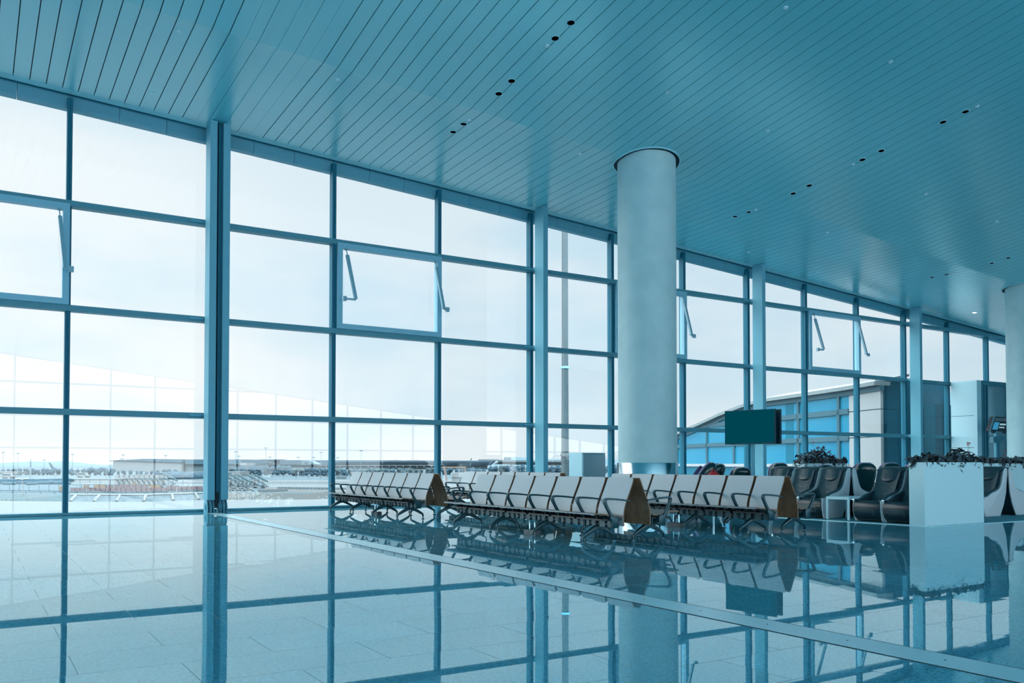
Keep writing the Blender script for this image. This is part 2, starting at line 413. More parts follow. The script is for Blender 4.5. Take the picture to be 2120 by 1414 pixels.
def bay(k, n):
    xa, xb = X0 + S * k, X0 + S * (k + 1)
    w = empty('window_%d' % n, (0, 0, 0))
    tag(w, 'tall glazed bay of the window wall', 'window', kind='structure')
    top = zc(xa, 19.9) - 0.02
    m = MB(); mull(m, xa, 20.0, 20.2, top - 0.03); m.build('mullion', 'mullion_paint', w)
    sl = MB(); sl.box(xa, xb, 19.99, 20.24, 0.012, 0.06); sl.box(xa, xb, 20.03, 20.24, 0, 0.012); sl.build('sill', 'transom_paint', w)
    for z in TZ:
        t = MB(); t.box(xa, xb, 19.975, 20.2, z - 0.062, z + 0.062); t.box(xa, xb, 19.968, 19.975, z + 0.012, z + 0.024); t.box(xa, xb, 19.968, 19.975, z - 0.05, z - 0.04)
        t.build('transom', 'transom_paint', w)
    za, zb = zc(xa, 19.9), zc(xb, 19.9)
    hm = MB()
    for i in range(3):
        u0, u1 = i / 3 + 0.0015, (i + 1) / 3 - 0.0015
        A, B = xa + (xb - xa) * u0, xa + (xb - xa) * u1; z0_, z1_ = za + (zb - za) * u0, za + (zb - za) * u1
        hm.hexa([(A, 20.16, z0_ - 0.235), (B, 20.16, z1_ - 0.235), (B, 20.34, z1_ - 0.235), (A, 20.34, z0_ - 0.235)],
                [(A, 20.10, z0_ + 0.08), (B, 20.10, z1_ + 0.08), (B, 20.34, z1_ + 0.08), (A, 20.34, z0_ + 0.08)])
    hm.build('header', 'header_panel', w)
    rows = [0.06, TZ[0], TZ[1], TZ[2]]
    for i in range(4):
        z0_ = rows[i]
        if i < 3:
            z1_ = rows[i + 1]
            if i == 2 and k in SASH: continue
            MB().box(xa + 0.05, xb - 0.05, 20.10, 20.116, z0_ + (0.06 if i else 0), z1_ - 0.06).build('pane', 'window_glass', w)
        else:
            q = [(xa + 0.05, 20.10), (xb - 0.05, 20.10), (xb - 0.05, 20.116), (xa + 0.05, 20.116)]
            MB().hexa([(a, b, z0_ + 0.06) for a, b in q], [(q[0][0], q[0][1], za - 0.2), (q[1][0], q[1][1], zb - 0.2), (q[2][0], q[2][1], zb - 0.2), (q[3][0], q[3][1], za - 0.2)]).build('pane', 'window_glass', w)
    if k in SASH:
        z0_, z1_ = TZ[1] + 0.055, TZ[2] - 0.03
        a, b = xa + 0.06, xb + 0.01
        fr = MB(); fw = 0.125
        for (p, q, r_, s_) in ((a, b, z0_, z0_ + fw), (a, b, z1_ - fw, z1_), (a, a + fw, z0_ + fw, z1_ - fw), (b - fw, b, z0_ + fw, z1_ - fw)):
            fr.box(p, q, 19.90, 20.09, r_, s_)
        fr.box(a + 1.35, a + 1.62, 19.885, 19.90, z1_ - 0.085, z1_ - 0.07)
        so = fr.build('sash', 'sash_paint', w)
        MB().box(a + fw, b - fw, 20.0, 20.016, z0_ + fw, z1_ - fw).build('pane', 'window_glass', so)
        actuator(so, (a + 0.20, 19.88, z1_ - 0.15), (a + 0.34, 19.60, z0_ + 0.70), a + 0.06)
        actuator(so, (b - 0.20, 19.88, z1_ - 0.15), (b - 0.10, 19.60, z0_ + 0.70), b + 0.01)
for n, k in enumerate(range(-10, 18)): bay(k, n + 1)
# the opposite window wall, seen mirrored in the panes
for n, k in enumerate(range(-11, 18)):
    xa, xb = 2.42 + S * k, 2.42 + S * (k + 1)
    w = empty('window_%d' % (n + 40), (0, 0, 0)); tag(w, 'tall glazed bay of the opposite window wall', 'window', kind='structure')
    m = MB(); mull(m, xa, BACK, BACK - 0.2, zc(xa, BACK + 0.3)); m.build('mullion', 'mullion_paint', w)
    for z in TZ: MB().box(xa, xb, BACK - 0.2, BACK + 0.02, z - 0.062, z + 0.062).build('transom', 'transom_paint', w)
    MB().box(xa, xb, BACK - 0.2, BACK, 0, 0.06).build('sill', 'transom_paint', w)
    za, zb = zc(xa, BACK + 0.3), zc(xb, BACK + 0.3)
    q = [(xa, BACK - 0.116), (xb, BACK - 0.116), (xb, BACK - 0.1), (xa, BACK - 0.1)]
    MB().hexa([(a, b, 0.06) for a, b in q], [(q[0][0], q[0][1], za), (q[1][0], q[1][1], zb), (q[2][0], q[2][1], zb), (q[3][0], q[3][1], za)]).build('pane', 'window_glass', w)

# ------------------------------------------------------------------ steel columns at the window wall
def hinge(parent, x):
    m = MB()
    for dx in (-0.065, -0.012, 0.012, 0.065):
        prof = [(19.42, 0.0), (19.42, 0.10), (19.45, 0.22), (19.52, 0.29), (19.72, 0.29), (19.78, 0.2), (19.8, 0.0)]
        m.prism(prof, 'x', x + dx - 0.009, x + dx + 0.009)
    m.build('hinge_plate', 'steel_paint', parent, bevel=0.003)
    p = MB()
    for i in range(2):
        pass
    n = 18; r = 0.055
    ring = [(19.58 + r * math.cos(2 * PI * i / n), 0.13 + r * math.sin(2 * PI * i / n)) for i in range(n)]
    p.prism(ring, 'x', x - 0.10, x + 0.10)
    ring2 = [(19.58 + 0.09 * math.cos(2 * PI * i / n), 0.13 + 0.09 * math.sin(2 * PI * i / n)) for i in range(n)]
    p.prism(ring2, 'x', x - 0.085, x - 0.075); p.prism(ring2, 'x', x + 0.075, x + 0.085)
    p.build('hinge_pin', 'steel_paint', parent, smooth=True)
def column(k, label, double=False):
    x = X0 + S * k
    c = empty('steel_column', (0, 0, 0)); tag(c, label, 'column', 'steel columns along the window wall')
    for dx in ((-0.142, 0.142) if double else (0.0,)):
        xx = x + dx + (0.03 if double else 0.06); t = zc(xx, 19.5) - 0.005
        hw = 0.076
        MB().box(xx - hw, xx + hw, 19.40, 19.82, 0.285, t).build('shaft', 'steel_paint', c, bevel=0.004)
        hinge(c, xx)
        for z in TZ:
            b = MB(); b.tube([(xx - 0.36, 19.955, z), (xx + 0.02, 19.955, z), ], 0.022, 8); b.box(xx - 0.05, xx + 0.05, 19.80, 19.99, z - 0.05, z + 0.05)
            b.build('bracket', 'steel_paint', c)
    if double:
        xx = x + 0.03
        MB().box(xx - 0.064, xx + 0.064, 19.58, 19.80, 0.10, zc(xx, 19.6) - 0.01).build('gap_filler', 'steel_slot', c)
        MB().box(xx - 0.01, xx + 0.064, 19.52, 19.575, 0.45, zc(xx, 19.6) - 0.01).build('cable_cover', 'mullion_paint', c)
column(1, 'double steel column with a dark slot, at the end of the metal floor strip', True)
column(4, 'single steel column just left of the outdoor pole, behind the middle benches')
column(7, 'single steel column behind the television screen')
column(10, 'single steel column right of the glass side wing, behind the long planter')

# ------------------------------------------------------------------ round pillars
def pillar(X, Y, label):
    r = 0.695; c = empty('round_pillar', (X, Y, 0)); tag(c, label, 'pillar', 'round pillars of the hall')
    MB().lathe([(r, 1.09), (r, zc(X, Y) + 0.1)], n=72).build('shaft', 'pillar_paint', c, smooth=True)
    MB().lathe([(r + 0.03, 0.0), (r + 0.03, 1.085), (r + 0.02, 1.10), (r, 1.10)], n=72).build('steel_cladding', 'brushed_steel', c, smooth=True)
    m = MB(); n = 64; vs = []; fs = []
    for i in range(n):
        a = 2 * PI * i / n
        for (rr, dz) in ((r + 0.085, -0.03), (r + 0.11, -0.03), (r + 0.11, 0.03), (r + 0.085, 0.03)):
            xx, yy = rr * math.cos(a), rr * math.sin(a); vs.append((xx, yy, zc(X + xx, Y + yy) + dz))
    for i in range(n):
        j = (i + 1) % n
        for k in range(4): fs.append((i * 4 + k, j * 4 + k, j * 4 + (k + 1) % 4, i * 4 + (k + 1) % 4))
    m.add(vs, fs).build('ceiling_collar', 'ceiling_trim', c, smooth=True)
    m = MB(); vs = []; fs = []
    for i in range(n):
        a = 2 * PI * i / n
        for rr in (r - 0.01, r + 0.09):
            xx, yy = rr * math.cos(a), rr * math.sin(a); vs.append((xx, yy, zc(X + xx, Y + yy) - 0.008))
    for i in range(n):
        j = (i + 1) % n; fs.append((i * 2, j * 2, j * 2 + 1, i * 2 + 1))
    m.add(vs, fs).build('shadow_gap', 'ceiling_gap', c)
pillar(13.66, 15.65, 'big round pillar with a polished steel base, behind the benches in the middle')
pillar(13.66 + 17.33, 15.65, 'round pillar cut by the right edge of the photo')

# ------------------------------------------------------------------ things on the ceiling
def onceil(px, py):
    r = ray(px, py); lo, hi = 2, 80
    for _ in range(60):
        m = (lo + hi) / 2; q = CAM + r * m
        if q.z > zc(q.x, q.y): hi = m
        else: lo = m
    return CAM + r * lo
def tilt(o, X, Y):
    e = 0.05; n = Vector((-(zc(X + e, Y) - zc(X - e, Y)) / (2 * e), -(zc(X, Y + e) - zc(X, Y - e)) / (2 * e), 1)).normalized()
    o.rotation_euler = n.to_track_quat('Z', 'Y').to_euler()
def downlight(X, Y, label, lit=False):
    o = empty('downlight', (X, Y, zc(X, Y))); tilt(o, X, Y); tag(o, label, 'ceiling light', 'recessed downlights')
    MB().lathe([(0.068, -0.002), (0.070, -0.014), (0.086, -0.012), (0.088, 0.0)], n=24, cap=False).build('rim', 'ceiling_trim', o, smooth=True)
    MB().lathe([(0.0685, -0.009), (0.01, -0.004)], n=24).build('lamp' if lit else 'recess', 'lamp_on' if lit else 'black_hole', o)
col1 = [(1459, 140, 'farther from windows in the topmost pair'), (1360, 238, 'nearer windows in the topmost pair'), (1087, 505, 'farther from windows in the middle pair'),
        (1006, 585, 'nearer windows in the middle pair'), (787, 775, 'farther from windows in the lowest pair'), (721, 825, 'nearer windows in the lowest pair')]
for (a, b, w) in col1:
    p = onceil(700 + a / 3.027, b / 3.027); downlight(p.x, p.y, 'dark downlight left of the big pillar, %s' % w)
col2 = [(1752, 698, 'farther from windows in the topmost pair'), (1611, 763, 'nearer windows in the topmost pair'), (1225, 943, 'farther from windows in the second pair'), (1106, 999, 'nearer windows in the second pair'),
        (773, 1161, 'farther from windows in the third pair'), (672, 1211, 'nearer windows in the third pair'), (394, 1327, 'farther from windows in the lowest pair'), (308, 1355, 'nearer windows in the lowest pair')]
for (a, b, w) in col2:
    p = onceil(1420 + a / 3.027, b / 3.027); downlight(p.x, p.y, 'dark downlight right of the big pillar, %s' % w)
for (a, b, w) in [(2020, 707, 'upper right of the four'), (1917, 740, 'upper left of the four'), (1632, 811, 'lower right of the four'), (1542, 827, 'lower left of the four')]:
    p = onceil(1420 + a / 3.027, 300 + b / 3.027); downlight(p.x, p.y, 'small dark downlight near the right edge, %s' % w)
p = onceil(2017.5, 646.8); downlight(p.x, p.y, 'lit downlight above the entry box, the left one', True)
p = onceil(2101, 672); downlight(p.x, p.y, 'lit downlight beside the right edge pillar', True)
discs = [(370, 63, 'near the fold at the top left'), (314.5, 192.6, 'above the window left of the double column'), (604.5, 271.6, 'above the window right of the double column'), (699, 164.5, 'just below the fold, left part'),
         (1132.8, 94, 'beside the topmost pair of left downlights'), (971.5, 247.8, 'beside the lowest pair of left downlights'), (851, 336.3, 'above the third window right of the double column'), (1200, 317.8, 'just left of the big pillar head'),
         (1061.7, 391.8, 'above the window left of the single column'), (1243.5, 440, 'low beside the big pillar shaft, left side'), (1382, 190.6, 'above the big pillar head'), (1626.5, 15.5, 'at the top edge right of centre'),
         (1844, 127, 'alone in the dark upper right ceiling'), (1589.5, 270, 'right of the big pillar in the dark slope'), (2023.5, 219.4, 'beside the topmost pair of right downlights'), (1766, 339.3, 'beside the second pair of right downlights'),
         (1564.7, 433.4, 'beside the lowest pair of right downlights'), (1917, 401, 'alone at mid height far right'), (2064, 458, 'closest to the right edge in the dark slope'), (1713, 480.7, 'in the pale slope under the fold, right part'),
         (1690.9, 562, 'above the window right of the television'), (1805, 593.7, 'above the window before the last single column'), (1972, 565, 'beside the lower of the four far downlights'), (1548.8, 522, 'low beside the big pillar shaft, right side')]
for (a, b, w) in discs:
    p = onceil(a, b); o = empty('ceiling_disc', (p.x, p.y, zc(p.x, p.y))); tilt(o, p.x, p.y); tag(o, 'small pale ceiling disc %s' % w, 'smoke detector', 'small discs on the ceiling')
    MB().lathe([(0.045, 0.0), (0.045, -0.012), (0.038, -0.02), (0.01, -0.022)], n=16).build('disc', 'disc_white', o, smooth=True)  # plain round ceiling discs of unknown purpose

# ------------------------------------------------------------------ beam benches: seven plywood seats each
PITCH_S = 0.605; NS = 7; BL = NS * PITCH_S; CU = 0.41
def offset_profile(pts, t):
    """closed outline of a bent sheet: pts is the visible face, t the thickness behind it"""
    P = [Vector((a, b)) for a, b in pts]; out = []
    for i, p in enumerate(P):
        d = (P[min(i + 1, len(P) - 1)] - P[max(i - 1, 0)]).normalized(); out.append(p + Vector((d.y, -d.x)) * t)
    return P, out
def sheet(pts, v0, v1, t, mats, bolts=None, round_top=0.0):
    P, O = offset_profile(pts, t); m = MB(); n = len(P)
    vs = []
    ins = [round_top * (1 - math.sqrt(max(0, 1 - (1 - min(1, i / 2.0)) ** 2))) if round_top else 0 for i in range(n)]
    for i in range(n):
        a, b = v0 + ins[i], v1 - ins[i]
        vs += [(P[i].x, a, P[i].y), (P[i].x, b, P[i].y), (O[i].x, b, O[i].y), (O[i].x, a, O[i].y)]
    fs = []; mi = []
    for i in range(n - 1):
        for k, mm in ((0, 0), (1, 1), (2, 1), (3, 1)):
            k2 = (k + 1) % 4; fs.append((i * 4 + k, i * 4 + k2, i * 4 + 4 + k2, i * 4 + 4 + k)); mi.append(mm)
    fs += [(3, 2, 1, 0), ((n - 1) * 4, (n - 1) * 4 + 1, (n - 1) * 4 + 2, (n - 1) * 4 + 3)]; mi += [0, 1]
    for f, q in zip(fs, mi): m.f.append(f); m.m.append(q)
    m.v += vs
    if bolts:
        for (u, v, z) in bolts:
            ring = [(v + 0.009 * math.cos(2 * PI * i / 8), z + 0.009 * math.sin(2 * PI * i / 8)) for i in range(8)]
            m.prism(ring, 'x', u - 0.006, u + 0.002, 2)
    return m
BACKP = [(.060, .886), (.066, .868), (.085, .815), (.115, .745), (.150, .670), (.185, .595), (.213, .525), (.233, .455), (.243, .385), (.243, .31), (.236, .238)]
SEATP = [(.738, .403), (.722, .408), (.69, .409), (.62, .404), (.52, .390), (.42, .374), (.33, .366), (.262, .371)]
def make_bench():
    root = empty('seating_bench', (0, 0, 0))
    b = MB(); b.box(CU - .04, CU + .04, 0.02, BL - 0.02, .232, .325); b.box(CU - .043, CU + .043, 0.0, 0.02, .228, .329); b.box(CU - .043, CU + .043, BL - .02, BL, .228, .329)
    b.build('beam', 'bench_metal', root)
    W0, W1 = 0.026, PITCH_S - 0.026
    bk = sheet(BACKP, W0, W1, .016, None, bolts=[(.224, W0 + .04, .27), (.224, W1 - .04, .27), (.228, W0 + .04, .325), (.228, W1 - .04, .325)], round_top=.03)
    st = sheet(SEATP, W0 - .02, W1 + .02, .016, None)
    back0 = bk.build('backrest', ['laminate', 'veneer', 'bench_dark'], root, smooth=True)
    seat0 = st.build('seat', ['laminate', 'veneer', 'bench_dark'], root, smooth=True)
    br = MB()
    for v in (.13, .30, .475):
        br.tube([(CU + .052, v, .228), (CU + .052, v, .318), (CU + .062, v, .345), (CU + .10, v, .372)], .0165, 8)
        br.tube([(CU - .052, v, .228), (CU - .052, v, .318), (CU - .062, v, .338), (CU - .09, v, .356)], .0165, 8)
        br.box(CU - .056, CU + .056, v - .02, v + .02, .322, .334)
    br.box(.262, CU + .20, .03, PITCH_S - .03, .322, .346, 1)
    for (u, v) in ((CU + .17, .16), (CU + .17, .44)): br.tube([(u, v, .34), (u, v, .378)], .008, 6, 1)
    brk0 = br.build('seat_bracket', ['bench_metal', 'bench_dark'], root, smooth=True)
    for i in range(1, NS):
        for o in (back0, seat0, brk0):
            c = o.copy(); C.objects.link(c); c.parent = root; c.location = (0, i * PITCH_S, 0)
    # arm rests: slanting post, rounded corner, flat top; a forked bracket clamps them to the beam
    ar = MB()
    path = [(.150, .577), (.20, .583), (.28, .593), (.38, .603), (.47, .609), (.530, .611), (.560, .606), (.574, .593), (.575, .575), (.562, .540), (.535, .490), (.500, .435), (.470, .390), (.452, .362)]
    hs = [.018, .021, .024, .026, .027, .028, .031, .036, .038, .036, .034, .034, .036, .042]
    wd = [.024] * 6 + [.023, .022, .021, .020, .019, .019, .019, .020]
    ar.sweep(path, [-w for w in wd], wd, hs)
    ar.prism([(.36, .378), (.505, .378), (.468, .325), (.462, .222), (.358, .222), (.352, .325)], 'y', -.024, .024)
    ar.box(.462, .468, -.018, .018, .235, .30, 1)
    arm0 = ar.build('armrest', ['bench_metal', 'bench_dark'], root, smooth=True, bevel=.003)
    for i in range(1, NS + 1):
        c = arm0.copy(); C.objects.link(c); c.parent = root; c.location = (0, i * PITCH_S, 0)
    # legs: an inverted V with vertical ends on round glides
    lg = MB()
    for sgn in (1, -1):
        pts = [(CU, .222), (CU + sgn * .06, .205), (CU + sgn * .14, .165), (CU + sgn * .225, .118), (CU + sgn * .258, .098), (CU + sgn * .270, .082), (CU + sgn * .272, .03)]
        lg.sweep(pts, [-.036, -.034, -.028, -.02, -.017, -.015, -.012], [.036, .034, .028, .02, .017, .015, .012], [.07, .062, .05, .042, .036, .026, .02])
    lg.tube([(CU + .05, 0, .20), (CU + .05, 0, .345)], .012, 8); lg.box(CU - .06, CU + .06, -.04, .04, .205, .236)
    leg0 = lg.build('leg', 'bench_metal', root, smooth=True, bevel=.003); legs = [leg0]; leg0.location = (0, .26, 0)
    for sgn in (1, -1):
        MB().lathe([(.006, .035), (.008, .018), (.026, .014), (.028, 0.004), (.026, 0.0)], CU + sgn * .272, 0, 14).build('glide', 'glide', leg0, smooth=True)
    for i in range(1, 4):
        c = copy_tree(leg0, root); c.location = (0, .26 + 1.21 * i, 0)
    return root
bench0 = make_bench()
BG = 'back-to-back beam benches in the hall'
spots = [ # X of the pair's middle, near end Y, faces left?, label
    (7.647, 8.95, True, 'grey seven-seat beam bench facing left, nearest of the benches, in the middle of the photo'),
    (7.647, 8.95, False, 'grey seven-seat beam bench facing right, back to back with the nearest left-facing bench'),
    (7.647, 14.86, True, 'grey seven-seat beam bench facing left, farthest left, next to the window'),
    (7.647, 14.86, False, 'beam bench facing right whose brown back shows at the far left bench end'),
    (10.60, 8.90, True, 'grey seven-seat beam bench facing left, in front of the round pillar and television'),
    (10.60, 8.90, False, 'beam bench facing right beside the black massage chairs'),
    (10.60, 14.80, True, 'grey beam bench facing left by the window, half hidden behind the nearest benches'),
    (10.60, 14.80, False, 'beam bench facing right by the window, only its top showing left of the grey cabinet')]
for i, (X, Y, left, lab) in enumerate(spots):
    o = bench0 if i == 0 else copy_tree(bench0)
    o.location = (X, Y + (BL if left else 0), 0); o.rotation_euler = (0, 0, PI if left else 0)
    tag(o, lab, 'bench', BG)
# power boxes on the floor under the benches, fed by a hanging cable
def power_box(X, Y, label):
    o = empty('power_box', (X, Y, 0)); tag(o, label, 'power box', 'power boxes under the benches')
    m = MB(); m.box(-.05, .05, -.16, .16, .0, .075); m.box(-.053, -.05, -.14, -.02, .015, .06); m.box(-.053, -.05, .02, .14, .015, .06)
    m.build('box', 'plastic_dark', o, bevel=.006)
    for v in (-.07, .07): MB().tube([(0, v, .07), (0, v, .216)], .012, 8).build('post', 'chrome', o, smooth=True)
    MB().tube([(0, .09, .07), (-.01, .13, .13), (-.02, .24, .15), (-.02, .36, .13), (.01, .46, .16), (.03, .50, .214)], .011, 8).build('cable', 'bench_metal', o, smooth=True)
power_box(7.647 - CU, 10.93, 'dark power box on the floor under the nearest left-facing bench')
power_box(7.647 - CU, 16.85, 'dark power box on the floor under the far left bench')
power_box(10.60 - CU, 10.95, 'dark power box under the bench in front of the round pillar')

# ------------------------------------------------------------------ massage corner
cp = [(13.50, 13.6), (13.86, 9.06), (13.75, 8.62), (15.60, 8.61), (19.0, 8.53), (27.0, 8.35), (27.0, 17.6), (14.75, 17.6), (14.75, 14.9)]
m = MB(); m.prism(cp, 'z', 0.0005, 0.006, 0)
for i in range(5):
    a, b = Vector(cp[i]), Vector(cp[i + 1]); d = (b - a).normalized(); nn = Vector((-d.y, d.x)) * -0.018
    m.hexa([(a.x, a.y, 0.0005), (b.x, b.y, 0.0005), (b.x + nn.x, b.y + nn.y, 0.0005), (a.x + nn.x, a.y + nn.y, 0.0005)],
           [(a.x, a.y, 0.010), (b.x, b.y, 0.010), (b.x + nn.x, b.y + nn.y, 0.010), (a.x + nn.x, a.y + nn.y, 0.010)], 1)
tag(m.build('carpet', ['carpet', 'strip_metal']), 'dark carpet of the massage corner with a thin metal edge', 'carpet')

SHELL = [(-.10, .0), (-.035, .09), (-.006, .19), (0, .285), (-.015, .355), (-.05, .392), (-.19, .408), (-.235, .43), (-.30, .462), (-.38, .485), (-.50, .512), (-.60, .55), (-.67, .61), (-.715, .70), (-.755, .82), (-.785, .915), (-.81, .962), (-.845, .985), (-.885, .985), (-.912, .965), (-.916, .90), (-.90, .72), (-.865, .47), (-.78, .24), (-.64, .0)]
def make_massage_chair():
    root = empty('massage_chair', (0, 0, 0))
    W = .30
    for s in (-1, 1):
        m = MB(); y0, y1 = sorted((s * W, s * (W - .035))); m.prism([(x - .022 if x > -.05 else x, z) for x, z in SHELL], 'y', y0, y1)
        m.build('side_shell', 'shell_white', root, smooth=True, bevel=.012)
    b = MB(); ba = [(-.10, .02), (-.60, .02), (-.76, .24), (-.845, .47), (-.88, .72), (-.895, .90), (-.86, .93), (-.80, .88), (-.70, .5), (-.40, .25), (-.12, .25)]
    b.prism(ba, 'y', -W + .045, W - .045); b.build('back_shell', 'plastic_dark', root, smooth=True, bevel=.01)
    # padded inner arms
    AP = [(-.07, .30), (-.085, .398), (-.20, .428), (-.30, .484), (-.40, .512), (-.51, .542), (-.60, .582), (-.655, .64), (-.695, .73), (-.73, .85), (-.765, .95), (-.80, .93), (-.80, .30)]
    for s in (-1, 1):
        y0, y1 = sorted((s * (W - .022), s * (W - .10))); MB().prism(AP, 'y', y0, y1).build('arm_pad', 'leather', root, smooth=True, bevel=.014)
    # seat: barrel front and cushion
    SF = [(-.13, .015), (-.06, .075), (-.026, .15), (-.010, .23), (-.012, .30), (-.03, .352), (-.075, .378), (-.16, .385), (-.30, .37), (-.50, .35), (-.50, .015)]
    MB().prism(SF, 'y', -W + .014, W - .014).build('seat', 'leather_smooth', root, smooth=True, bevel=.016)
    t = MB(); fx = lambda z: -0.006 + (-.010 - (-.010)) - (abs(z - .26) ** 1.9) * 1.15
    pts = []
    for i in range(5): z = .115 + .022 * i; pts.append((fx(z), -.145, z))
    for i in range(1, 5):
        a = i / 4 * PI / 2; pts.append((fx(.205 + .03 * math.sin(a)), -.145 + .03 * (1 - math.cos(a)), .205 + .03 * math.sin(a)))
    pts += [(p[0], -p[1], p[2]) for p in reversed(pts)]
    t.tube(pts, .0045, 6); t.build('foot_panel_seam', 'stitch', root, smooth=True)
    # backrest: quilted pad leaning between the arms, its upper part folded over the shell
    m = MB(); nu, nv = 14, 9; vs = []
    line = [(-.44, .365), (-.50, .45), (-.555, .55), (-.605, .65), (-.65, .75), (-.69, .84), (-.725, .92), (-.755, .975), (-.79, 1.005), (-.84, 1.015), (-.89, 1.0), (-.925, .965), (-.93, .90), (-.93, .84)]
    for i, (x, z) in enumerate(line):
        for j in range(nv):
            v = j / (nv - 1) * 2 - 1; hw = (W - .075) + (.065 if i >= 7 else 0.02 * max(0, i - 3) / 4)
            dish = .035 * (1 - abs(v) ** 2.5) * (1 if i < 7 else 0.2)
            vs.append((x - .03 + (.035 * abs(v) ** 3) * (1 if i < 8 else 0), v * hw, z - (0.03 * abs(v) ** 4 if 7 <= i < 11 else 0)))
    fs = []
    for i in range(nu - 1):
        for j in range(nv - 1): fs.append((i * nv + j, i * nv + j + 1, (i + 1) * nv + j + 1, (i + 1) * nv + j))
    o = len(vs); vs2 = []
    for i, (x, z) in enumerate(line):
        for j in range(nv):
            p = vs[i * nv + j]; ox = -.09 if i < 8 else (0.0 if i < 11 else .03); oz = -.05 if i >= 7 else 0; vs2.append((p[0] + ox, p[1] * .97, p[2] + oz))
    vs += vs2
    for i in range(nu - 1):
        for j in range(nv - 1): fs.append((o + i * nv + j + 1, o + i * nv + j, o + (i + 1) * nv + j, o + (i + 1) * nv + j + 1))
        fs.append((i * nv, (i + 1) * nv, o + (i + 1) * nv, o + i * nv)); fs.append((i * nv + nv - 1, o + i * nv + nv - 1, o + (i + 1) * nv + nv - 1, (i + 1) * nv + nv - 1))
    for j in range(nv - 1):
        fs.append((j, o + j, o + j + 1, j + 1)); e = (nu - 1) * nv; fs.append((e + j, e + j + 1, o + e + j + 1, o + e + j))
    back = m.add(vs, fs).build('backrest', 'leather', root, smooth=True, angle=60)
    # head cushion with a rounded lower edge
    h = MB(); vs = []; fs = []; n1, n2 = 12, 11
    for i in range(n1):
        s = i / (n1 - 1)                    # 0 top, 1 bottom
        z = .965 - .235 * s; xb = -.775 + .0 + (.965 - z) * .46
        hw = .165 if s < .55 else .165 * math.sqrt(max(0.02, 1 - ((s - .55) / .45) ** 2.6))
        for j in range(n2):
            v = j / (n2 - 1) * 2 - 1
            th = .034 * (1 - abs(v) ** 4) * (1 - max(0, (s - .8) / .2) ** 3) + .003 * math.sin(v * 17 + s * 5) * (1 - s)
            vs.append((xb + th + .012, v * hw, z))
    for i in range(n1 - 1):
        for j in range(n2 - 1): fs.append((i * n2 + j, i * n2 + j + 1, (i + 1) * n2 + j + 1, (i + 1) * n2 + j))
    h.add(vs, fs)
    rim = [vs[i * n2] for i in range(n1)] + [vs[(n1 - 1) * n2 + j] for j in range(n2)] + [vs[i * n2 + n2 - 1] for i in reversed(range(n1))]
    h.tube(rim, .006, 6)
    h.build('head_cushion', 'leather', root, smooth=True)
    MB().box(-.10, -.005, -.295, -.235, .375, .412).build('control_knob', 'chrome', root, smooth=True, bevel=.012)
    return root
mc0 = make_massage_chair(); first = [True]
def massage(X, Y, left, label, group='black and white massage chairs'):
    o = mc0 if first[0] else copy_tree(mc0); first[0] = False
    o.location = (X, Y, 0.0065); o.rotation_euler = (0, 0, PI if left else 0); tag(o, label, 'massage chair', group)
for Y, lab in ((9.40, 'massage chair facing left, half cut by the long white planter'),
               (10.02, 'massage chair facing left, right beside the small side table'),
               (11.30, 'black and white massage chair facing left, left of the small side table'),
               (11.96, 'black massage chair facing left, third from the side table leftwards, behind the bench end'),
               (12.62, 'leftmost black massage chair, mostly hidden behind the bench arm rests')):
    massage(14.03, Y, True, lab)
for Y, lab in ((9.40, 'massage chair facing right, back to back with the one cut by the white planter'),
               (10.02, 'massage chair facing right, hidden behind the second chair from the planter'),
               (11.30, 'massage chair facing right whose white side shows behind the side table'),
               (11.96, 'massage chair facing right, hidden behind the third chair from the table'),
               (12.62, 'massage chair facing right, hidden behind the leftmost massage chair')):
    massage(15.915, Y, False, lab)
for Y, lab in ((9.92, 'massage chair facing left at the right of the long planter, nearest of its row'), (10.58, 'massage chair facing left, second in the row right of the planter')):
    massage(17.23, Y, True, lab)
for Y, lab in ((9.92, 'massage chair facing right at the right edge of the photo, nearest of its row'), (10.58, 'massage chair facing right at the right edge, second of its row')):
    massage(19.12, Y, False, lab)
# side table between the massage chairs
o = empty('side_table', (14.36, 10.65, 0.0065)); tag(o, 'small square white side table between two massage chairs', 'table')
MB().box(-.31, .31, -.255, .255, .385, .44).build('tabletop', 'planter_white', o, bevel=.004)
for a in (-1, 1):
    for b in (-1, 1): MB().box(a * .31 - (.035 if a > 0 else 0), a * .31 + (0 if a > 0 else .035), b * .255 - (.035 if b > 0 else 0), b * .255 + (0 if b > 0 else .035), 0, .385).build('leg', 'planter_white', o)

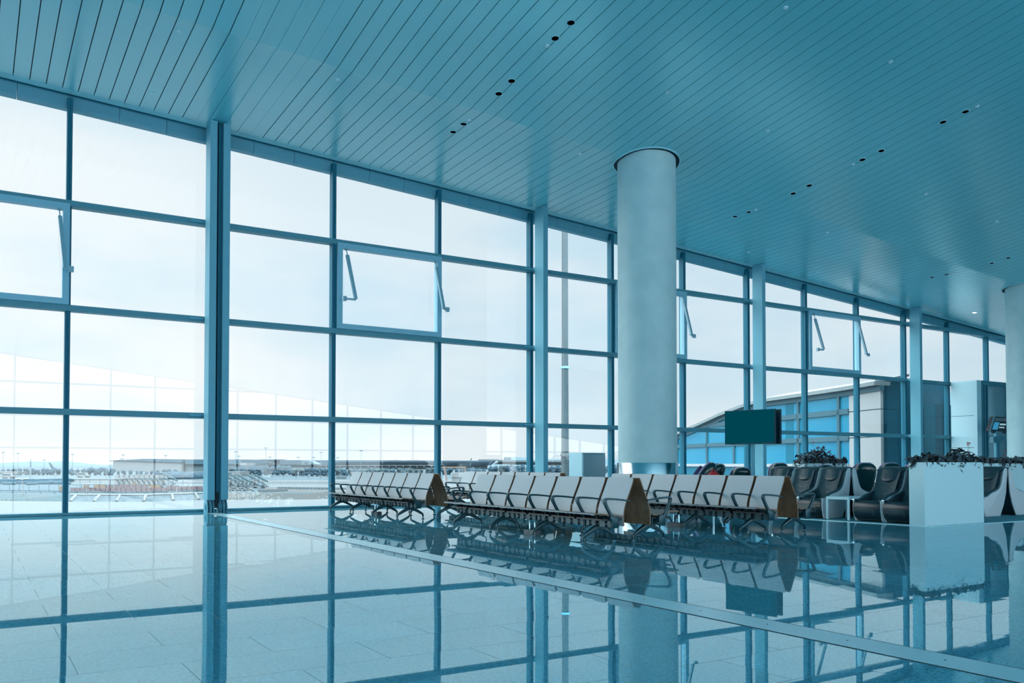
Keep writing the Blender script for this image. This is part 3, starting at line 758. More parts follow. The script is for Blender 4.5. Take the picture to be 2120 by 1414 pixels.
# planters with dark leaves and red flowers
def foliage(parent, x0, x1, y0, y1, z0, hgt, n, seed, tall=(), spill=.06):
    rnd = random.Random(seed); m = MB()
    for i in range(n):
        x = rnd.uniform(x0 - spill, x1 + spill); y = rnd.uniform(y0 - spill, y1 + spill)
        u = rnd.random(); zz = z0 + hgt * (0.12 + .88 * u) * (0.75 + .25 * math.sin(x * 5.1 + seed) * math.cos(x * 2.3))
        for (tx, th, tw) in tall:
            if abs(x - tx) < tw: zz += th * (1 - abs(x - tx) / tw) * u
        out = not (x0 < x < x1 and y0 < y < y1)
        if out: zz = z0 + rnd.uniform(-.03, hgt * .6)
        a = rnd.uniform(0, 2 * PI); pt = rnd.uniform(-.75, .55) if not out else rnd.uniform(-1.1, -.2); L_ = rnd.uniform(.10, .19); w = L_ * rnd.uniform(.22, .34)
        d = Vector((math.cos(a) * math.cos(pt), math.sin(a) * math.cos(pt), math.sin(pt))); sd = Vector((-math.sin(a), math.cos(a), rnd.uniform(-.5, .5))).normalized()
        up = d.cross(sd).normalized(); c = Vector((x, y, zz)); dr = Vector((0, 0, -.25 * L_))
        q = [c - d * L_ * .5, c - d * L_ * .1 + sd * w - up * w * .3, c + d * L_ * .25 + sd * w * .7 - up * w * .3 + dr * .4, c + d * L_ * .6 + dr, c + d * L_ * .25 - sd * w * .7 - up * w * .3 + dr * .4, c - d * L_ * .1 - sd * w - up * w * .3, c + d * L_ * .1]
        m.add(q, [(0, 1, 6), (1, 2, 6), (2, 3, 6), (3, 4, 6), (4, 5, 6), (5, 0, 6)])
    return m.build('foliage', 'foliage', parent)
def flower(parent, x, y, z0, z1, dx=.03):
    m = MB(); m.tube([(x, y, z0), (x + dx * .5, y, (z0 + z1) / 2), (x + dx, y, z1)], .003, 5, 0)
    m.ellipsoid((x + dx - .02, y, z1 + .005), (.036, .02, .013), 8, 6, 1); m.tube([(x + dx - .02, y, z1 + .01), (x + dx - .05, y, z1 + .028)], .005, 5, 1)
    m.build('flower', ['foliage', 'flower_red'], parent)
def planter(name_loc, sx, sy, h, label, seed, hgt=.2, n=260, tall=(), flowers=(), rz=0.0):
    o = empty('planter', name_loc, rz); tag(o, label, 'planter', 'white planters of the massage corner')
    m = MB(); t = .03
    m.box(0, sx, 0, t, 0, h); m.box(0, sx, sy - t, sy, 0, h); m.box(0, t, t, sy - t, 0, h); m.box(sx - t, sx, t, sy - t, 0, h); m.box(t, sx - t, t, sy - t, 0, .1)
    m.build('box', 'planter_white', o); MB().box(t, sx - t, t, sy - t, .1, h - .04).build('soil', 'soil', o)
    foliage(o, .05, sx - .05, .05, sy - .05, h - .03, hgt, n, seed, tall)
    for f in flowers: flower(o, *f)
# front planter: footprint follows its three measured floor corners
o = empty('planter', (0, 0, 0.0065)); tag(o, 'long white planter at the front corner, dark leaves along its top', 'planter', 'white planters of the massage corner')
A, B_, C_ = (13.862, 9.035), (13.757, 8.68), (15.585, 8.69); Dd = (15.585, 9.06)
m = MB(); foot = [B_, C_, Dd, A]; H_ = 1.095
def inset(p, k): cx = sum(q[0] for q in foot) / 4; cyy = sum(q[1] for q in foot) / 4; return (p[0] + (cx - p[0]) * k * .35, p[1] + (cyy - p[1]) * k)
inn = [inset(p, .14) for p in foot]
m.hexa([(p[0], p[1], 0) for p in foot], [(p[0], p[1], H_ - .05) for p in foot])
for i in range(4):
    j = (i + 1) % 4
    m.hexa([(*foot[i], H_ - .05), (*foot[j], H_ - .05), (*inn[j], H_ - .05), (*inn[i], H_ - .05)], [(*foot[i], H_), (*foot[j], H_), (*inn[j], H_), (*inn[i], H_)])
m.build('box', 'planter_white', o); MB().hexa([(*p, H_ - .049) for p in inn], [(*p, H_ - .03) for p in inn]).build('soil', 'soil', o)
foliage(o, 13.88, 15.54, 8.76, 9.0, H_ - .03, .19, 620, 3, tall=((14.25, .04, .3),))
def back_planter(p0, p1, Y, label, seed, hgt, n, tall=(), flowers=(), depth=.4, h=1.08):
    a = atY(p0, 960, Y); b = atY(p1, 960, Y)
    planter((a.x, Y, 0.0065), b.x - a.x, depth, h, label, seed, hgt, n, tall, flowers)
back_planter(1965, 2078, 11.6, 'white planter with red flowers, behind the massage chairs right of the front planter', 11, .26, 560, tall=((.75, .22, .5),), flowers=((.95, .1, 1.2, 1.52), (1.06, .12, 1.25, 1.56), (1.12, .2, 1.25, 1.57)))
back_planter(2079, 2175, 12.3, 'white planter at the right edge of the photo with two red flowers', 12, .22, 560, flowers=((.18, .1, 1.12, 1.30), (.3, .12, 1.12, 1.41)))
back_planter(1665, 1754, 15.5, 'white planter with a mound of dark leaves, behind the left massage chairs', 13, .28, 520, tall=((.9, .28, .75),), flowers=((.62, .2, 1.3, 1.66),))
planter((14.83, 16.9, 0.0065), .5, .4, 1.06, 'planter peeking out right behind the big round pillar', 14, .22, 90)
planter((16.55, 10.9, 0.0065), .75, .4, .52, 'low planter with drooping leaves behind the side table', 15, .34, 220)

# reclining massage chairs near the windows: dark egg-shaped backs with a lilac edge
def make_recliner():
    root = empty('recliner', (0, 0, 0))
    m = MB(); vs = []; fs = []; n, k = 20, 16
    prof = [(.30, .10, .26), (.40, .17, .30), (.55, .225, .30), (.70, .245, .27), (.82, .25, .24), (.92, .245, .21), (.99, .22, .17), (1.04, .17, .12), (1.07, .10, .06), (1.08, .02, .015)]
    for i, (z, hw, dp) in enumerate(prof):
        for j in range(n):
            a = 2 * PI * j / n; x = -(z - .3) * .55
            sx = math.copysign(abs(math.cos(a)) ** .8, math.cos(a)); sy = math.copysign(abs(math.sin(a)) ** .8, math.sin(a))
            vs.append((x + sx * dp * (.75 if sx > 0 else 1), sy * hw, z))
    for i in range(len(prof) - 1):
        for j in range(n): j2 = (j + 1) % n; fs.append((i * n + j, i * n + j2, (i + 1) * n + j2, (i + 1) * n + j))
    fs.append(tuple(reversed(range(n)))); fs.append(tuple((len(prof) - 1) * n + j for j in range(n)))
    m.add(vs, fs).build('back_shell', 'recliner_green', root, smooth=True, angle=70)
    e = MB(); pts = []
    for i in range(1, 9): z, hw, dp = prof[i]; pts.append((-(z - .3) * .55 + dp * .55, hw * 1.0, z))
    pts += [(p[0], -p[1], p[2]) for p in reversed(pts)]
    e.tube(pts, .022, 8); e.build('edge_band', 'lilac_edge', root, smooth=True)
    p = MB(); p.prism([(.14, .32), (.02, .55), (-.12, .80), (-.22, .96), (-.16, 1.0), (-.04, .86), (.10, .62), (.24, .40)], 'y', -.19, .19); p.build('pad', 'purple_fabric', root, smooth=True, bevel=.03)
    s = MB(); s.box(-.1, .62, -.28, .28, .16, .42); s.build('seat', 'recliner_green', root, smooth=True, bevel=.05)
    for q in (-1, 1): MB().box(-.2, .5, q * .36 - .07, q * .36 + .07, .08, .58).build('arm', 'recliner_green', root, smooth=True, bevel=.05)
    MB().box(-.3, .5, -.25, .25, 0, .16).build('base', 'plastic_dark', root, bevel=.02)
    return root
r0 = make_recliner()
def rec(px, top, Y, rz, label, first=False):
    o = r0 if first else copy_tree(r0); p = atY(px, top, Y); k = p.z / 1.08
    o.location = (p.x, Y, 0.0065); o.rotation_euler = (0, 0, rz); o.scale = (1.05, 1.05, k); tag(o, label, 'recliner', 'dark recliners by the windows')
rec(1436, 957, 16.5, 2.35, 'recliner with a purple side, leftmost, just right of the round pillar', True)
rec(1458, 960, 17.4, 2.0, 'dark green recliner behind the purple-sided one')
rec(1530, 968, 16.6, 0.9, 'low dark green recliner left of the television pole')
rec(1608, 959, 17.0, 0.9, 'dark green recliner with lilac edge right of the television pole')
rec(1700, 963, 14.3, 0.9, 'brown-grey recliner head between two black massage chairs')
rec(1781, 959, 13.2, 0.9, 'drop-shaped dark green recliner above the side table')
rec(1834, 959, 14.1, 0.9, 'dark green recliner behind the chair next to the planter')
rec(1883, 960, 14.7, 0.9, 'dark recliner peeking beside the left end of the front planter')
m = MB(); p = atY(1477, 979, 14.2); m.ellipsoid((0, 0, 0), (.17, .13, .14), 20, 12); m.tube([(-.06, 0, .12), (-.04, 0, .17), (.04, 0, .17), (.06, 0, .12)], .012, 8)
# red bag standing on the seat of a small stool
st = empty('stool', (p.x, 14.2, 0.0065)); tag(st, 'low dark stool carrying the red bag behind the bench', 'stool')
MB().lathe([(.2, p.z - .32), (.21, p.z - .28), (.2, p.z - .262)], n=24).build('seat', 'plastic_dark', st, smooth=True); MB().lathe([(.16, 0), (.16, .015), (.03, .03), (.03, p.z - .3)], n=20).build('stem', 'chrome', st, smooth=True)
rb = m.build('red_bag', 'red_cloth', smooth=True, loc=(p.x, 14.2, p.z - .11)); tag(rb, 'red rounded bag peeking above the grey seat backs', 'bag')

# double-sided television on a pole
bx = atZ(1557, 1040, 0); dd = 19.4
ctr = atD(1557, 960, dd); Pl = atD(1500.5, 887, 19.9); Pr = atD(1604, 882, 18.98)
tv = empty('television_stand', (ctr.x, ctr.y, 0.0065)); tag(tv, 'double-sided television with blank teal screens on a grey pole', 'television')
dirv = Vector((Pr.x - Pl.x, Pr.y - Pl.y, 0)); Wd = dirv.length; ang = math.atan2(dirv.y, dirv.x)
sc_ = empty('housing', (0, 0, 0)); bpy.data.objects.remove(sc_)
mid = Vector(((Pl.x + Pr.x) / 2 - ctr.x, (Pl.y + Pr.y) / 2 - ctr.y, 0)); zc_t = (Pl.z + Pr.z) / 2; hh = .385
def tvpart(nm, mb_, mt, **k):
    ob = mb_.build(nm, mt, tv, **k); ob.rotation_euler = (0, 0, ang); ob.location = mid; return ob
tvpart('front_frame', MB().box(-Wd / 2, Wd / 2, 0, .06, zc_t - hh, zc_t + hh), 'plastic_dark', bevel=.006)
tvpart('front_screen', MB().box(-Wd / 2 + .012, Wd / 2 - .012, -.004, -.0005, zc_t - hh + .018, zc_t + hh - .012), 'screen')
tvpart('rear_frame', MB().box(-Wd / 2, Wd / 2, .24, .30, zc_t - hh, zc_t + hh), 'plastic_dark', bevel=.006)
tvpart('rear_screen', MB().box(-Wd / 2 + .012, Wd / 2 - .012, .3005, .304, zc_t - hh + .018, zc_t + hh - .012), 'screen')
tvpart('mount', MB().box(-.25, .25, .06, .24, zc_t - .2, zc_t + .2).box(Wd / 2 - .16, Wd / 2 - .10, .06, .24, zc_t - .32, zc_t - .26), 'bench_dark')
tvpart('pole', MB().lathe([(.045, .02), (.045, zc_t)], 0, .15, 20), 'steel_paint', smooth=True)
tvpart('foot_plate', MB().lathe([(.28, 0), (.28, .012), (.05, .025)], 0, .15, 32), 'steel_paint', smooth=True)

# grey cabinet left of the round pillar
a = atY(1217, 936, 17.6); b = atY(1235, 938, 17.3); c = atX(1285, 937, 13.9)
cb = empty('cabinet', (0, 0, 0)); tag(cb, 'grey metal cabinet standing left behind the big round pillar', 'cabinet')
MB().box(12.98, 13.70, 17.30, 17.86, 0.0, 1.335).build('body', 'cabinet_grey', cb, bevel=.02)
MB().box(12.955, 12.985, 17.30, 17.86, 0.02, 1.345).build('side_panel', 'cabinet_light', cb, bevel=.008)
MB().box(12.955, 13.70, 17.30, 17.86, 1.337, 1.352).build('lid', 'cabinet_light', cb, bevel=.005)

# entry vestibule with glass doors at the far right
vx, vy, vt = 33.45, 18.86, 4.37
ve = empty('entry_vestibule', (0, 0, 0)); tag(ve, 'pale panelled entry box with glass doors, far right by the windows', 'entry box')
m = MB(); zs = [0, 1.05, 2.35, 3.3 - .0, vt]
zs = [0.0, 1.72, 2.98, vt]
for i in range(3): m.box(vx, vx + .06, vy + .14, 19.93, zs[i] + .008, zs[i + 1] - .008)
m.build('side_panel', 'vestibule_panel', ve)
MB().box(vx + .005, vx + .05, vy + .14, 19.93, 0, vt - .01).build('panel_backing', 'joint_dark', ve)
m = MB(); m.box(vx - .005, vx + .30, vy, vy + .14, 0, vt); m.build('corner_post', 'vestibule_panel', ve, bevel=.01)
m = MB(); m.box(vx + .30, vx + .52, vy + .03, vy + .10, 0, vt - .16); m.build('dark_panel', 'vestibule_dark', ve)
m = MB(); m.box(vx + .30, vx + 2.7, vy, vy + .12, vt - .16, vt); m.box(vx + .52, vx + .62, vy, vy + .14, 0, vt - .16); m.box(vx + .72, vx + .80, vy, vy + .14, 0, vt - .16)
m.box(vx + 2.28, vx + 2.36, vy, vy + .14, 0, vt - .16); m.box(vx + 2.5, vx + 2.7, vy, vy + .16, 0, vt - .16); m.box(vx + .8, vx + 2.28, vy, vy + .12, 2.05, 2.2); m.box(vx + 1.5, vx + 1.58, vy, vy + .12, 0, 2.05)
m.build('door_frame', 'vestibule_dark', ve)
for (x0, x1, z0, z1) in ((vx + .8, vx + 2.28, 2.2, vt - .16), (vx + .8, vx + 1.5, .02, 2.05), (vx + 1.58, vx + 2.28, .02, 2.05)):
    MB().box(x0, x1, vy + .05, vy + .066, z0, z1).build('glass_door' if z0 < 1 else 'top_glass', 'window_glass', ve)
m = MB(); m.box(vx + .3, vx + 2.7, 19.6, 19.66, 0, vt - .2); m.build('inner_wall', 'vestibule_panel', ve)
MB().box(vx + .06, vx + 2.7, vy + .12, 19.9, vt - .06, vt).build('roof', 'vestibule_panel', ve)
MB().box(vx + 2.64, vx + 2.7, vy + .16, 19.9, 0, vt - .06).build('far_side_panel', 'vestibule_panel', ve)

# tilted gate display on its post
gY = 17.2; g0 = atY(2053, 878, gY); g1 = atY(2118, 880, gY)
gs = empty('gate_display', (g0.x, gY, 0)); tag(gs, 'tilted black gate display with blue fields, left of the right edge pillar', 'display')
w = g1.x - g0.x; zt, zb = atY(2060, 862.5, gY).z, atY(2050, 892, gY).z; lean = .34
m = MB(); m.hexa([(-lean * .5, 0, zb), (w - lean * .5, 0, zb), (w - lean * .5, .12, zb), (-lean * .5, .12, zb)], [(lean * .35, .0, zt), (w + lean * .35, 0, zt), (w + lean * .35, .12, zt), (lean * .35, .12, zt)])
m.build('housing', 'sign_black', gs)
def gp(u, v): return (u * w - lean * .5 + v * lean * .85, zb + v * (zt - zb))
def field(nm, u0, u1, v0, v1, mt):
    q = [gp(u0, v0), gp(u1, v0), gp(u1, v1), gp(u0, v1)]
    MB().hexa([(a, -.006, b) for a, b in (q[0], q[1])] + [(q[1][0], 0, q[1][1]), (q[0][0], 0, q[0][1])], [(q[3][0], -.006, q[3][1]), (q[2][0], -.006, q[2][1]), (q[2][0], 0, q[2][1]), (q[3][0], 0, q[3][1])]).build(nm, mt, gs)
for u in (0.0, .70):
    field('blue_field', u + .08, u + .24, .1, .62, 'sign_blue'); field('grey_field', u + .06, u + .46 if u == 0 else u + .3, .7, .92, 'sign_grey')
for (u0, u1, v0, v1) in ((.27, .46, .42, .54), (.27, .44, .22, .31), (.55, .67, .68, .82), (.56, .63, .52, .62), (.95, .99, .42, .54), (.94, .98, .22, .31)):
    nn = 5
    for i in range(nn):
        a = u0 + (u1 - u0) * i / nn; field('text_block', a + .004, a + (u1 - u0) / nn * .72, v0, v1, 'sign_text')
field('edge_strip', .0, .045, 0, 1, 'chrome')
for u in (.18, .52):
    p_ = gp(u, 0); MB().lathe([(.05, -.08), (.075, -.03), (.08, 0)], p_[0], .06, 16).build('camera_dome', 'plastic_dark', gs, smooth=True).location = (0, 0, zb)
px_ = gp(.26, 0)[0]
MB().box(px_ - .05, px_ + .05, .03, .12, 0, zb).build('post', 'steel_paint', gs)
MB().box(px_ - .28, px_ + .28, .0, .14, zb - .42, zb - .2).build('card_reader', 'vestibule_dark', gs)
MB().box(px_ - .4, px_ + .4, -.3, .3, 0, .02).build('foot_plate', 'steel_paint', gs)

# ------------------------------------------------------------------ outdoors: airfield seen through the windows
GU = -7.7                                    # upper field level behind the bank
KD = (H - GU) / 5.874
MB().box(-4000, 5500, 20.36, 8500, GZ - .4, GZ).build('apron', 'apron'); ap = bpy.data.objects['apron']; tag(ap, 'pale concrete apron below the windows', 'apron', kind='structure')
MB().box(XL, XR, 20.28, 20.34, GZ, 0.0).build('wall_base', 'wall_paint'); tag(bpy.data.objects['wall_base'], 'outer wall below the floor', 'wall', kind='structure')
def gstrip(name, label, cat, mt, ytop, ybot, xa=-260, xb=1320, z=GU, dz=.02, pts=None):
    top = [G(x, y, z) for x, y in ytop]; bot = [G(x, y, z) for x, y in ybot]
    poly = [(p.x, p.y) for p in bot] + [(p.x, p.y) for p in reversed(top)]
    o = MB().prism(poly, 'z', z + dz - .015, z + dz).build(name, mt); tag(o, label, cat, kind='structure'); return o
# raised field with its bank
bt = [(-300, 1021), (0, 1022), (143, 1024.5), (300, 1025), (420, 1021), (470, 1019), (560, 1021), (640, 1021), (700, 1019), (1350, 1017)]
bb = [(-300, 1036), (0, 1037), (143, 1038.5), (300, 1036.5), (420, 1035), (470, 1034.5), (560, 1031), (640, 1033), (700, 1030), (1350, 1024)]
m = MB(); T = [G(x, y, GU) for x, y in bt]; Bm = [G(x, y, GZ) for x, y in bb]
# keep the foot of the bank on the viewer's side of its top
Bm = [Vector((b.x, b.y, GZ)) if b.length < t.length - 1 else Vector((t.x, t.y, GZ)) * 0.99 for b, t in zip(Bm, T)]
for b in Bm: b.z = GZ
sl = []
for i in range(len(T) - 1):
    mt_i = 0 if bt[i + 1][0] <= 143 else (1 if bt[i + 1][0] <= 470 else 2)
    m.add([Bm[i], Bm[i + 1], T[i + 1], T[i]], [(0, 1, 2, 3)], mt_i)
far = [(-4000, 8400), (5400, 8400)]
vs = [(p.x, p.y, GU) for p in T] + [(5400, T[-1].y, GU), (5400, 8400, GU), (-4000, 8400, GU), (-4000, T[0].y, GU)]
m.add(vs, [tuple(range(len(vs)))], 3)
o = m.build('field', ['green_grass', 'stone', 'dry_grass', 'asphalt']); tag(o, 'raised airfield with a stone-faced bank beyond the apron', 'field', kind='structure')
# low concrete ribs and cap on the stone bank
def onbank(x, f):
    for i in range(len(bt) - 1):
        if bt[i][0] <= x <= bt[i + 1][0]:
            u = (x - bt[i][0]) / (bt[i + 1][0] - bt[i][0]); a = Bm[i].lerp(Bm[i + 1], u); b = T[i].lerp(T[i + 1], u); return a.lerp(b, f)
m = MB()
for (xb_, xt_) in ((146, 158), (195, 207), (242, 249), (298, 302), (357, 354), (411, 403)):
    a, b = onbank(xb_, .05), onbank(xt_, .98); m.tube([a + Vector((0, -.15, .05)), b + Vector((0, -.15, .05))], .42, 6)
m.tube([onbank(x, 1.0) + Vector((0, -.1, .08)) for x in (146, 200, 260, 300, 360, 420)], .3, 6)
o = m.build('bank_ribs', 'white_paint'); tag(o, 'white concrete ribs on the stone bank', 'ribs', kind='structure')
gstrip('road', 'pale taxi road across the field', 'road', 'road', [(-260, 988.6), (150, 989.5), (250, 990), (420, 995.5)], [(-260, 993), (150, 993.4), (250, 993.2), (420, 997.5)])
gstrip('dry_strip', 'dry grass strip along the taxi road', 'grass', 'dry_grass', [(143, 991), (260, 993.4), (1300, 996)], [(143, 999), (260, 999), (1300, 1001)], dz=.01)
gstrip('service_road', 'pale service road behind the bank', 'road', 'road', [(548, 1002.5), (1320, 1003)], [(548, 1009.5), (1320, 1010)], dz=.04)
gstrip('far_road', 'narrow pale road before the trees', 'road', 'road', [(530, 995), (1320, 990)], [(530, 997.5), (1320, 996.5)], dz=.05)
gstrip('dry_verge', 'dry verge on top of the bank right of the double column', 'grass', 'dry_grass', [(548, 1010.5), (1320, 1012)], [(548, 1019), (1320, 1016.5)], dz=.03)
gstrip('yard_road', 'curving pale road in the equipment yard', 'road', 'road', [(143, 1000), (250, 1001), (420, 1001)], [(143, 1004), (250, 1004), (420, 1006)], dz=.03)
gstrip('kerb_line', 'white line along the foot of the bank', 'line', 'white_paint', [(-260, 1039.3), (143, 1041)], [(-260, 1041.3), (143, 1042.3)], z=GZ, dz=.03)
m = MB(); p0_, p1_ = G(545, 1027.5, GZ), G(592, 1024, GZ)
dv = (p1_ - p0_); 
def bar(name, a, b, h, t, mt, label, cat, parent=None, z0=None):
    d = (b - a); d.z = 0; n_ = Vector((-d.y, d.x, 0)).normalized() * t; z = a.z if z0 is None else z0
    o = MB().hexa([(a.x, a.y, z), (b.x, b.y, z), (b.x + n_.x, b.y + n_.y, z), (a.x + n_.x, a.y + n_.y, z)], [(a.x, a.y, z + h), (b.x, b.y, z + h), (b.x + n_.x, b.y + n_.y, z + h), (a.x + n_.x, a.y + n_.y, z + h)]).build(name, mt, parent)
    if label: tag(o, label, cat)
    return o
# underpass: light concrete front with a dark opening
up = empty('underpass', (0, 0, 0)); tag(up, 'concrete underpass with a dark opening in the bank, right of the double column', 'underpass')
a, b = G(540, 1031, GZ), G(596, 1029, GZ); bar('portal_wall', a, b, 2.6, 1.8, 'road', None, None, up)
a, b = G(544, 1031.3, GZ), G(591, 1029.3, GZ); ob = bar('opening', a, b, 1.1, .7, 'teal_dark', None, None, up, z0=GZ + .8)
for x in (553, 565, 576, 586):
    q = G(x, 1031.5 - (x - 544) * .04, GZ); MB().box(q.x - .12, q.x + .12, q.y - .1, q.y + .1, GZ + .6, GZ + 2.0).build('post', 'cart_pink', up)

def px_box(parent, name, x0, y0, x1, y1, d, depth, mt, roof=None, smooth=False, bevel=0):
    """upright box: front face between two photo columns at distance d, standing up to height y0"""
    d *= KD; depth *= KD
    a, b, t = atD(x0, y1, d), atD(x1, y1, d), atD(x0, y0, d)
    f = Vector((FWD.x, FWD.y, 0)).normalized() * depth
    z0, z1 = a.z, t.z
    return MB().hexa([(a.x, a.y, z0), (b.x, b.y, z0), (b.x + f.x, b.y + f.y, z0), (a.x + f.x, a.y + f.y, z0)], [(a.x, a.y, z1), (b.x, b.y, z1), (b.x + f.x, b.y + f.y, z1), (a.x + f.x, a.y + f.y, z1)]).build(name, mt, parent, bevel=bevel)
def px_quad(parent, name, q, d, depth, mt):
    """like px_box with four free corners (bottom left, bottom right, top right, top left)"""
    d *= KD; depth *= KD; f = Vector((FWD.x, FWD.y, 0)).normalized() * depth; P = [atD(x, y, d) for x, y in q]
    return MB().hexa([P[0], P[1], P[1] + f, P[0] + f], [P[3], P[2], P[2] + f, P[3] + f]).build(name, mt, parent)
# far buildings
def thing(name, label, cat, group=None): o = empty(name, (0, 0, 0)); tag(o, label, cat, group); return o
h = thing('hangar', 'long white hangar with a tapering blue roof left of the double column', 'hangar')
px_quad(h, 'wall', [(234, 976.5), (375.5, 976.5), (375.5, 957.5), (234, 953)], 640, 50, 'hangar_white')
px_quad(h, 'roof', [(234, 953), (376, 957.8), (376, 951), (300, 949.8)], 639, 52, 'roof_blue')
h2 = thing('hangar_wing', 'grey hangar wing with a flat blue roof behind the double column', 'hangar')
px_box(h2, 'wall', 384, 960, 500, 979, 645, 60, 'hangar_grey'); px_box(h2, 'roof', 383, 951.2, 500, 961, 643, 64, 'roof_blue')
px_box(h2, 'annex', 496, 958.2, 511, 963.5, 620, 20, 'white_paint')
tb = thing('terminal_building', 'long low terminal with a dark blue roof along the horizon', 'building')
px_quad(tb, 'roof', [(498, 961.5), (1012, 963.5), (1024, 953.8), (498, 952.2)], 900, 80, 'roof_blue_dark')
for (y0, y1) in ((956.6, 957.2), (959.2, 959.8)): px_box(tb, 'roof_rib', 690, y0, 1012, y1, 898, 2, 'roof_blue')
px_box(tb, 'colonnade_beam', 650, 963, 905, 964, 880, 12, 'hangar_white')
for i in range(17): px_box(tb, 'colonnade_post', 660 + i * 14.5, 963.8, 661 + i * 14.5, 968, 880, 3, 'hangar_white')
px_box(tb, 'wall', 505, 961.5, 1005, 972, 905, 70, 'hangar_grey')
cbk = thing('control_block', 'small glazed block rising above the terminal roof, right of the double column', 'building')
px_box(cbk, 'wall', 539, 953, 568, 962, 860, 20, 'hangar_grey'); px_box(cbk, 'roof', 538, 951, 578, 952.8, 858, 24, 'roof_blue'); px_box(cbk, 'window', 543, 954.5, 562, 957.5, 857, 1, 'roof_blue_dark')
wb = thing('gable_building', 'pale building with a slanting gable in the long dark roof', 'building')
px_quad(wb, 'wall', [(624, 962.5), (655, 961.5), (638, 953), (626, 953)], 850, 25, 'hangar_grey'); px_box(wb, 'window', 630, 956, 636, 958, 849, 1, 'roof_blue')
tr_ = thing('pale_terminal', 'pale terminal wing with a block on its roof, left of the single column', 'building')
px_quad(tr_, 'roof', [(1030, 956), (1220, 957.5), (1220, 954), (1030, 952)], 950, 80, 'hangar_grey'); px_quad(tr_, 'wall', [(1022, 961), (1220, 966), (1220, 957.5), (1034, 956)], 955, 60, 'hangar_white')
px_box(tr_, 'roof_block', 1043, 946.5, 1058, 952.5, 960, 20, 'hangar_grey'); px_box(tr_, 'roof_plant', 990, 951, 1030, 953.6, 940, 10, 'hangar_grey')
for i in range(6): px_box(tr_, 'window_band', 1042 + i * 27, 959, 1060 + i * 27, 961, 953, 1, 'roof_blue')
hl = MB(); pr = [(-300, 962), (-120, 958), (0, 958.5), (30, 957), (60, 955.5), (100, 956), (135, 954.5), (175, 959), (210, 962), (240, 964)]
for i in range(len(pr) - 1):
    a0, a1, b0, b1 = atD(pr[i][0], 975, 2300 * KD), atD(pr[i + 1][0], 975, 2300 * KD), atD(pr[i][0], pr[i][1], 2600 * KD), atD(pr[i + 1][0], pr[i + 1][1], 2600 * KD)
    hl.add([(a0.x, a0.y, GU), (a1.x, a1.y, GU), b1, b0], [(0, 1, 2, 3)]); e0, e1 = atD(pr[i][0], 975, 3000 * KD), atD(pr[i + 1][0], 975, 3000 * KD)
    hl.add([b0, b1, (e1.x, e1.y, GU), (e0.x, e0.y, GU)], [(0, 1, 2, 3)])
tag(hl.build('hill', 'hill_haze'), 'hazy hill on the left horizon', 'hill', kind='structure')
hl = MB(); pr = [(1010, 960), (1050, 950), (1064, 946), (1085, 947), (1110, 950), (1180, 951), (1210, 948.5), (1250, 950), (1330, 957)]
for i in range(len(pr) - 1):
    a0, a1, b0, b1 = atD(pr[i][0], 975, 2000 * KD), atD(pr[i + 1][0], 975, 2000 * KD), atD(pr[i][0], pr[i][1], 2200 * KD), atD(pr[i + 1][0], pr[i + 1][1], 2200 * KD)
    hl.add([(a0.x, a0.y, GU), (a1.x, a1.y, GU), b1, b0], [(0, 1, 2, 3)]); e0, e1 = atD(pr[i][0], 975, 2600 * KD), atD(pr[i + 1][0], 975, 2600 * KD)
    hl.add([b0, b1, (e1.x, e1.y, GU), (e0.x, e0.y, GU)], [(0, 1, 2, 3)])
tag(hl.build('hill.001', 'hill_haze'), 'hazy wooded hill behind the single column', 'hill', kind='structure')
# low buildings among the trees
b1 = thing('blue_roof_shed', 'low shed with a bright blue roof in front of the hangar', 'shed')
px_box(b1, 'roof', 319, 978.3, 356, 980.8, 420, 12, 'road_sign'); px_box(b1, 'wall', 321, 980.8, 354, 988, 421, 10, 'hangar_grey')
b2 = thing('white_office', 'low white office building in front of the hangar', 'building')
px_box(b2, 'wall', 346, 981, 357, 993, 400, 14, 'hangar_white'); px_box(b2, 'wing', 357, 982.5, 390, 990, 402, 14, 'hangar_grey'); px_box(b2, 'low_wall', 310, 987.5, 346, 992.5, 398, 6, 'white_paint')
b3 = thing('white_warehouse', 'square white warehouse just left of the double column', 'building'); px_box(b3, 'wall', 389, 977, 405, 986.5, 425, 20, 'white_paint'); px_box(b3, 'grey_wing', 405.2, 978, 425, 988, 427, 20, 'hangar_grey')
b4 = thing('white_hall', 'white hall with dark openings among trees, right of the double column', 'building'); px_box(b4, 'wall', 466, 976.3, 497, 986.5, 405, 15, 'white_paint')
for x in (471, 476): px_box(b4, 'opening', x, 978.5, x + 3, 983, 404.8, .3, 'roof_blue_dark')
b5 = thing('white_shed', 'white shed beside the orange gantry', 'shed'); px_box(b5, 'wall', 935.5, 979, 966, 998.5, 270, 10, 'white_paint'); px_box(b5, 'roof_edge', 935, 987.8, 966, 988.4, 269.8, .3, 'road'); px_box(b5, 'door', 951, 990, 957, 997.5, 269.8, .3, 'roof_blue')
b6 = thing('white_canopy', 'white canopy at the left edge of the photo in front of trees', 'canopy'); px_quad(b6, 'roof', [(-20, 982), (36, 981.5), (37, 976.5), (-20, 976)], 395, 8, 'white_paint'); px_box(b6, 'sign_band', -2, 978.5, 4, 980.5, 394.8, .2, 'roof_blue_dark')
for x in (-12, 8, 30): px_box(b6, 'post', x, 981, x + .8, 989, 396, .3, 'white_paint')
b7 = thing('low_shelter', 'long white low roof seen just above the benches, right of the blue sign', 'shelter'); px_box(b7, 'roof', 1017, 977.8, 1043, 979, 330, 8, 'white_paint'); px_box(b7, 'roof_end', 1177, 977.5, 1217, 979.2, 335, 8, 'white_paint')
for x in (1020, 1040, 1195): px_box(b7, 'post', x, 979, x + .8, 990, 331, .3, 'white_paint')
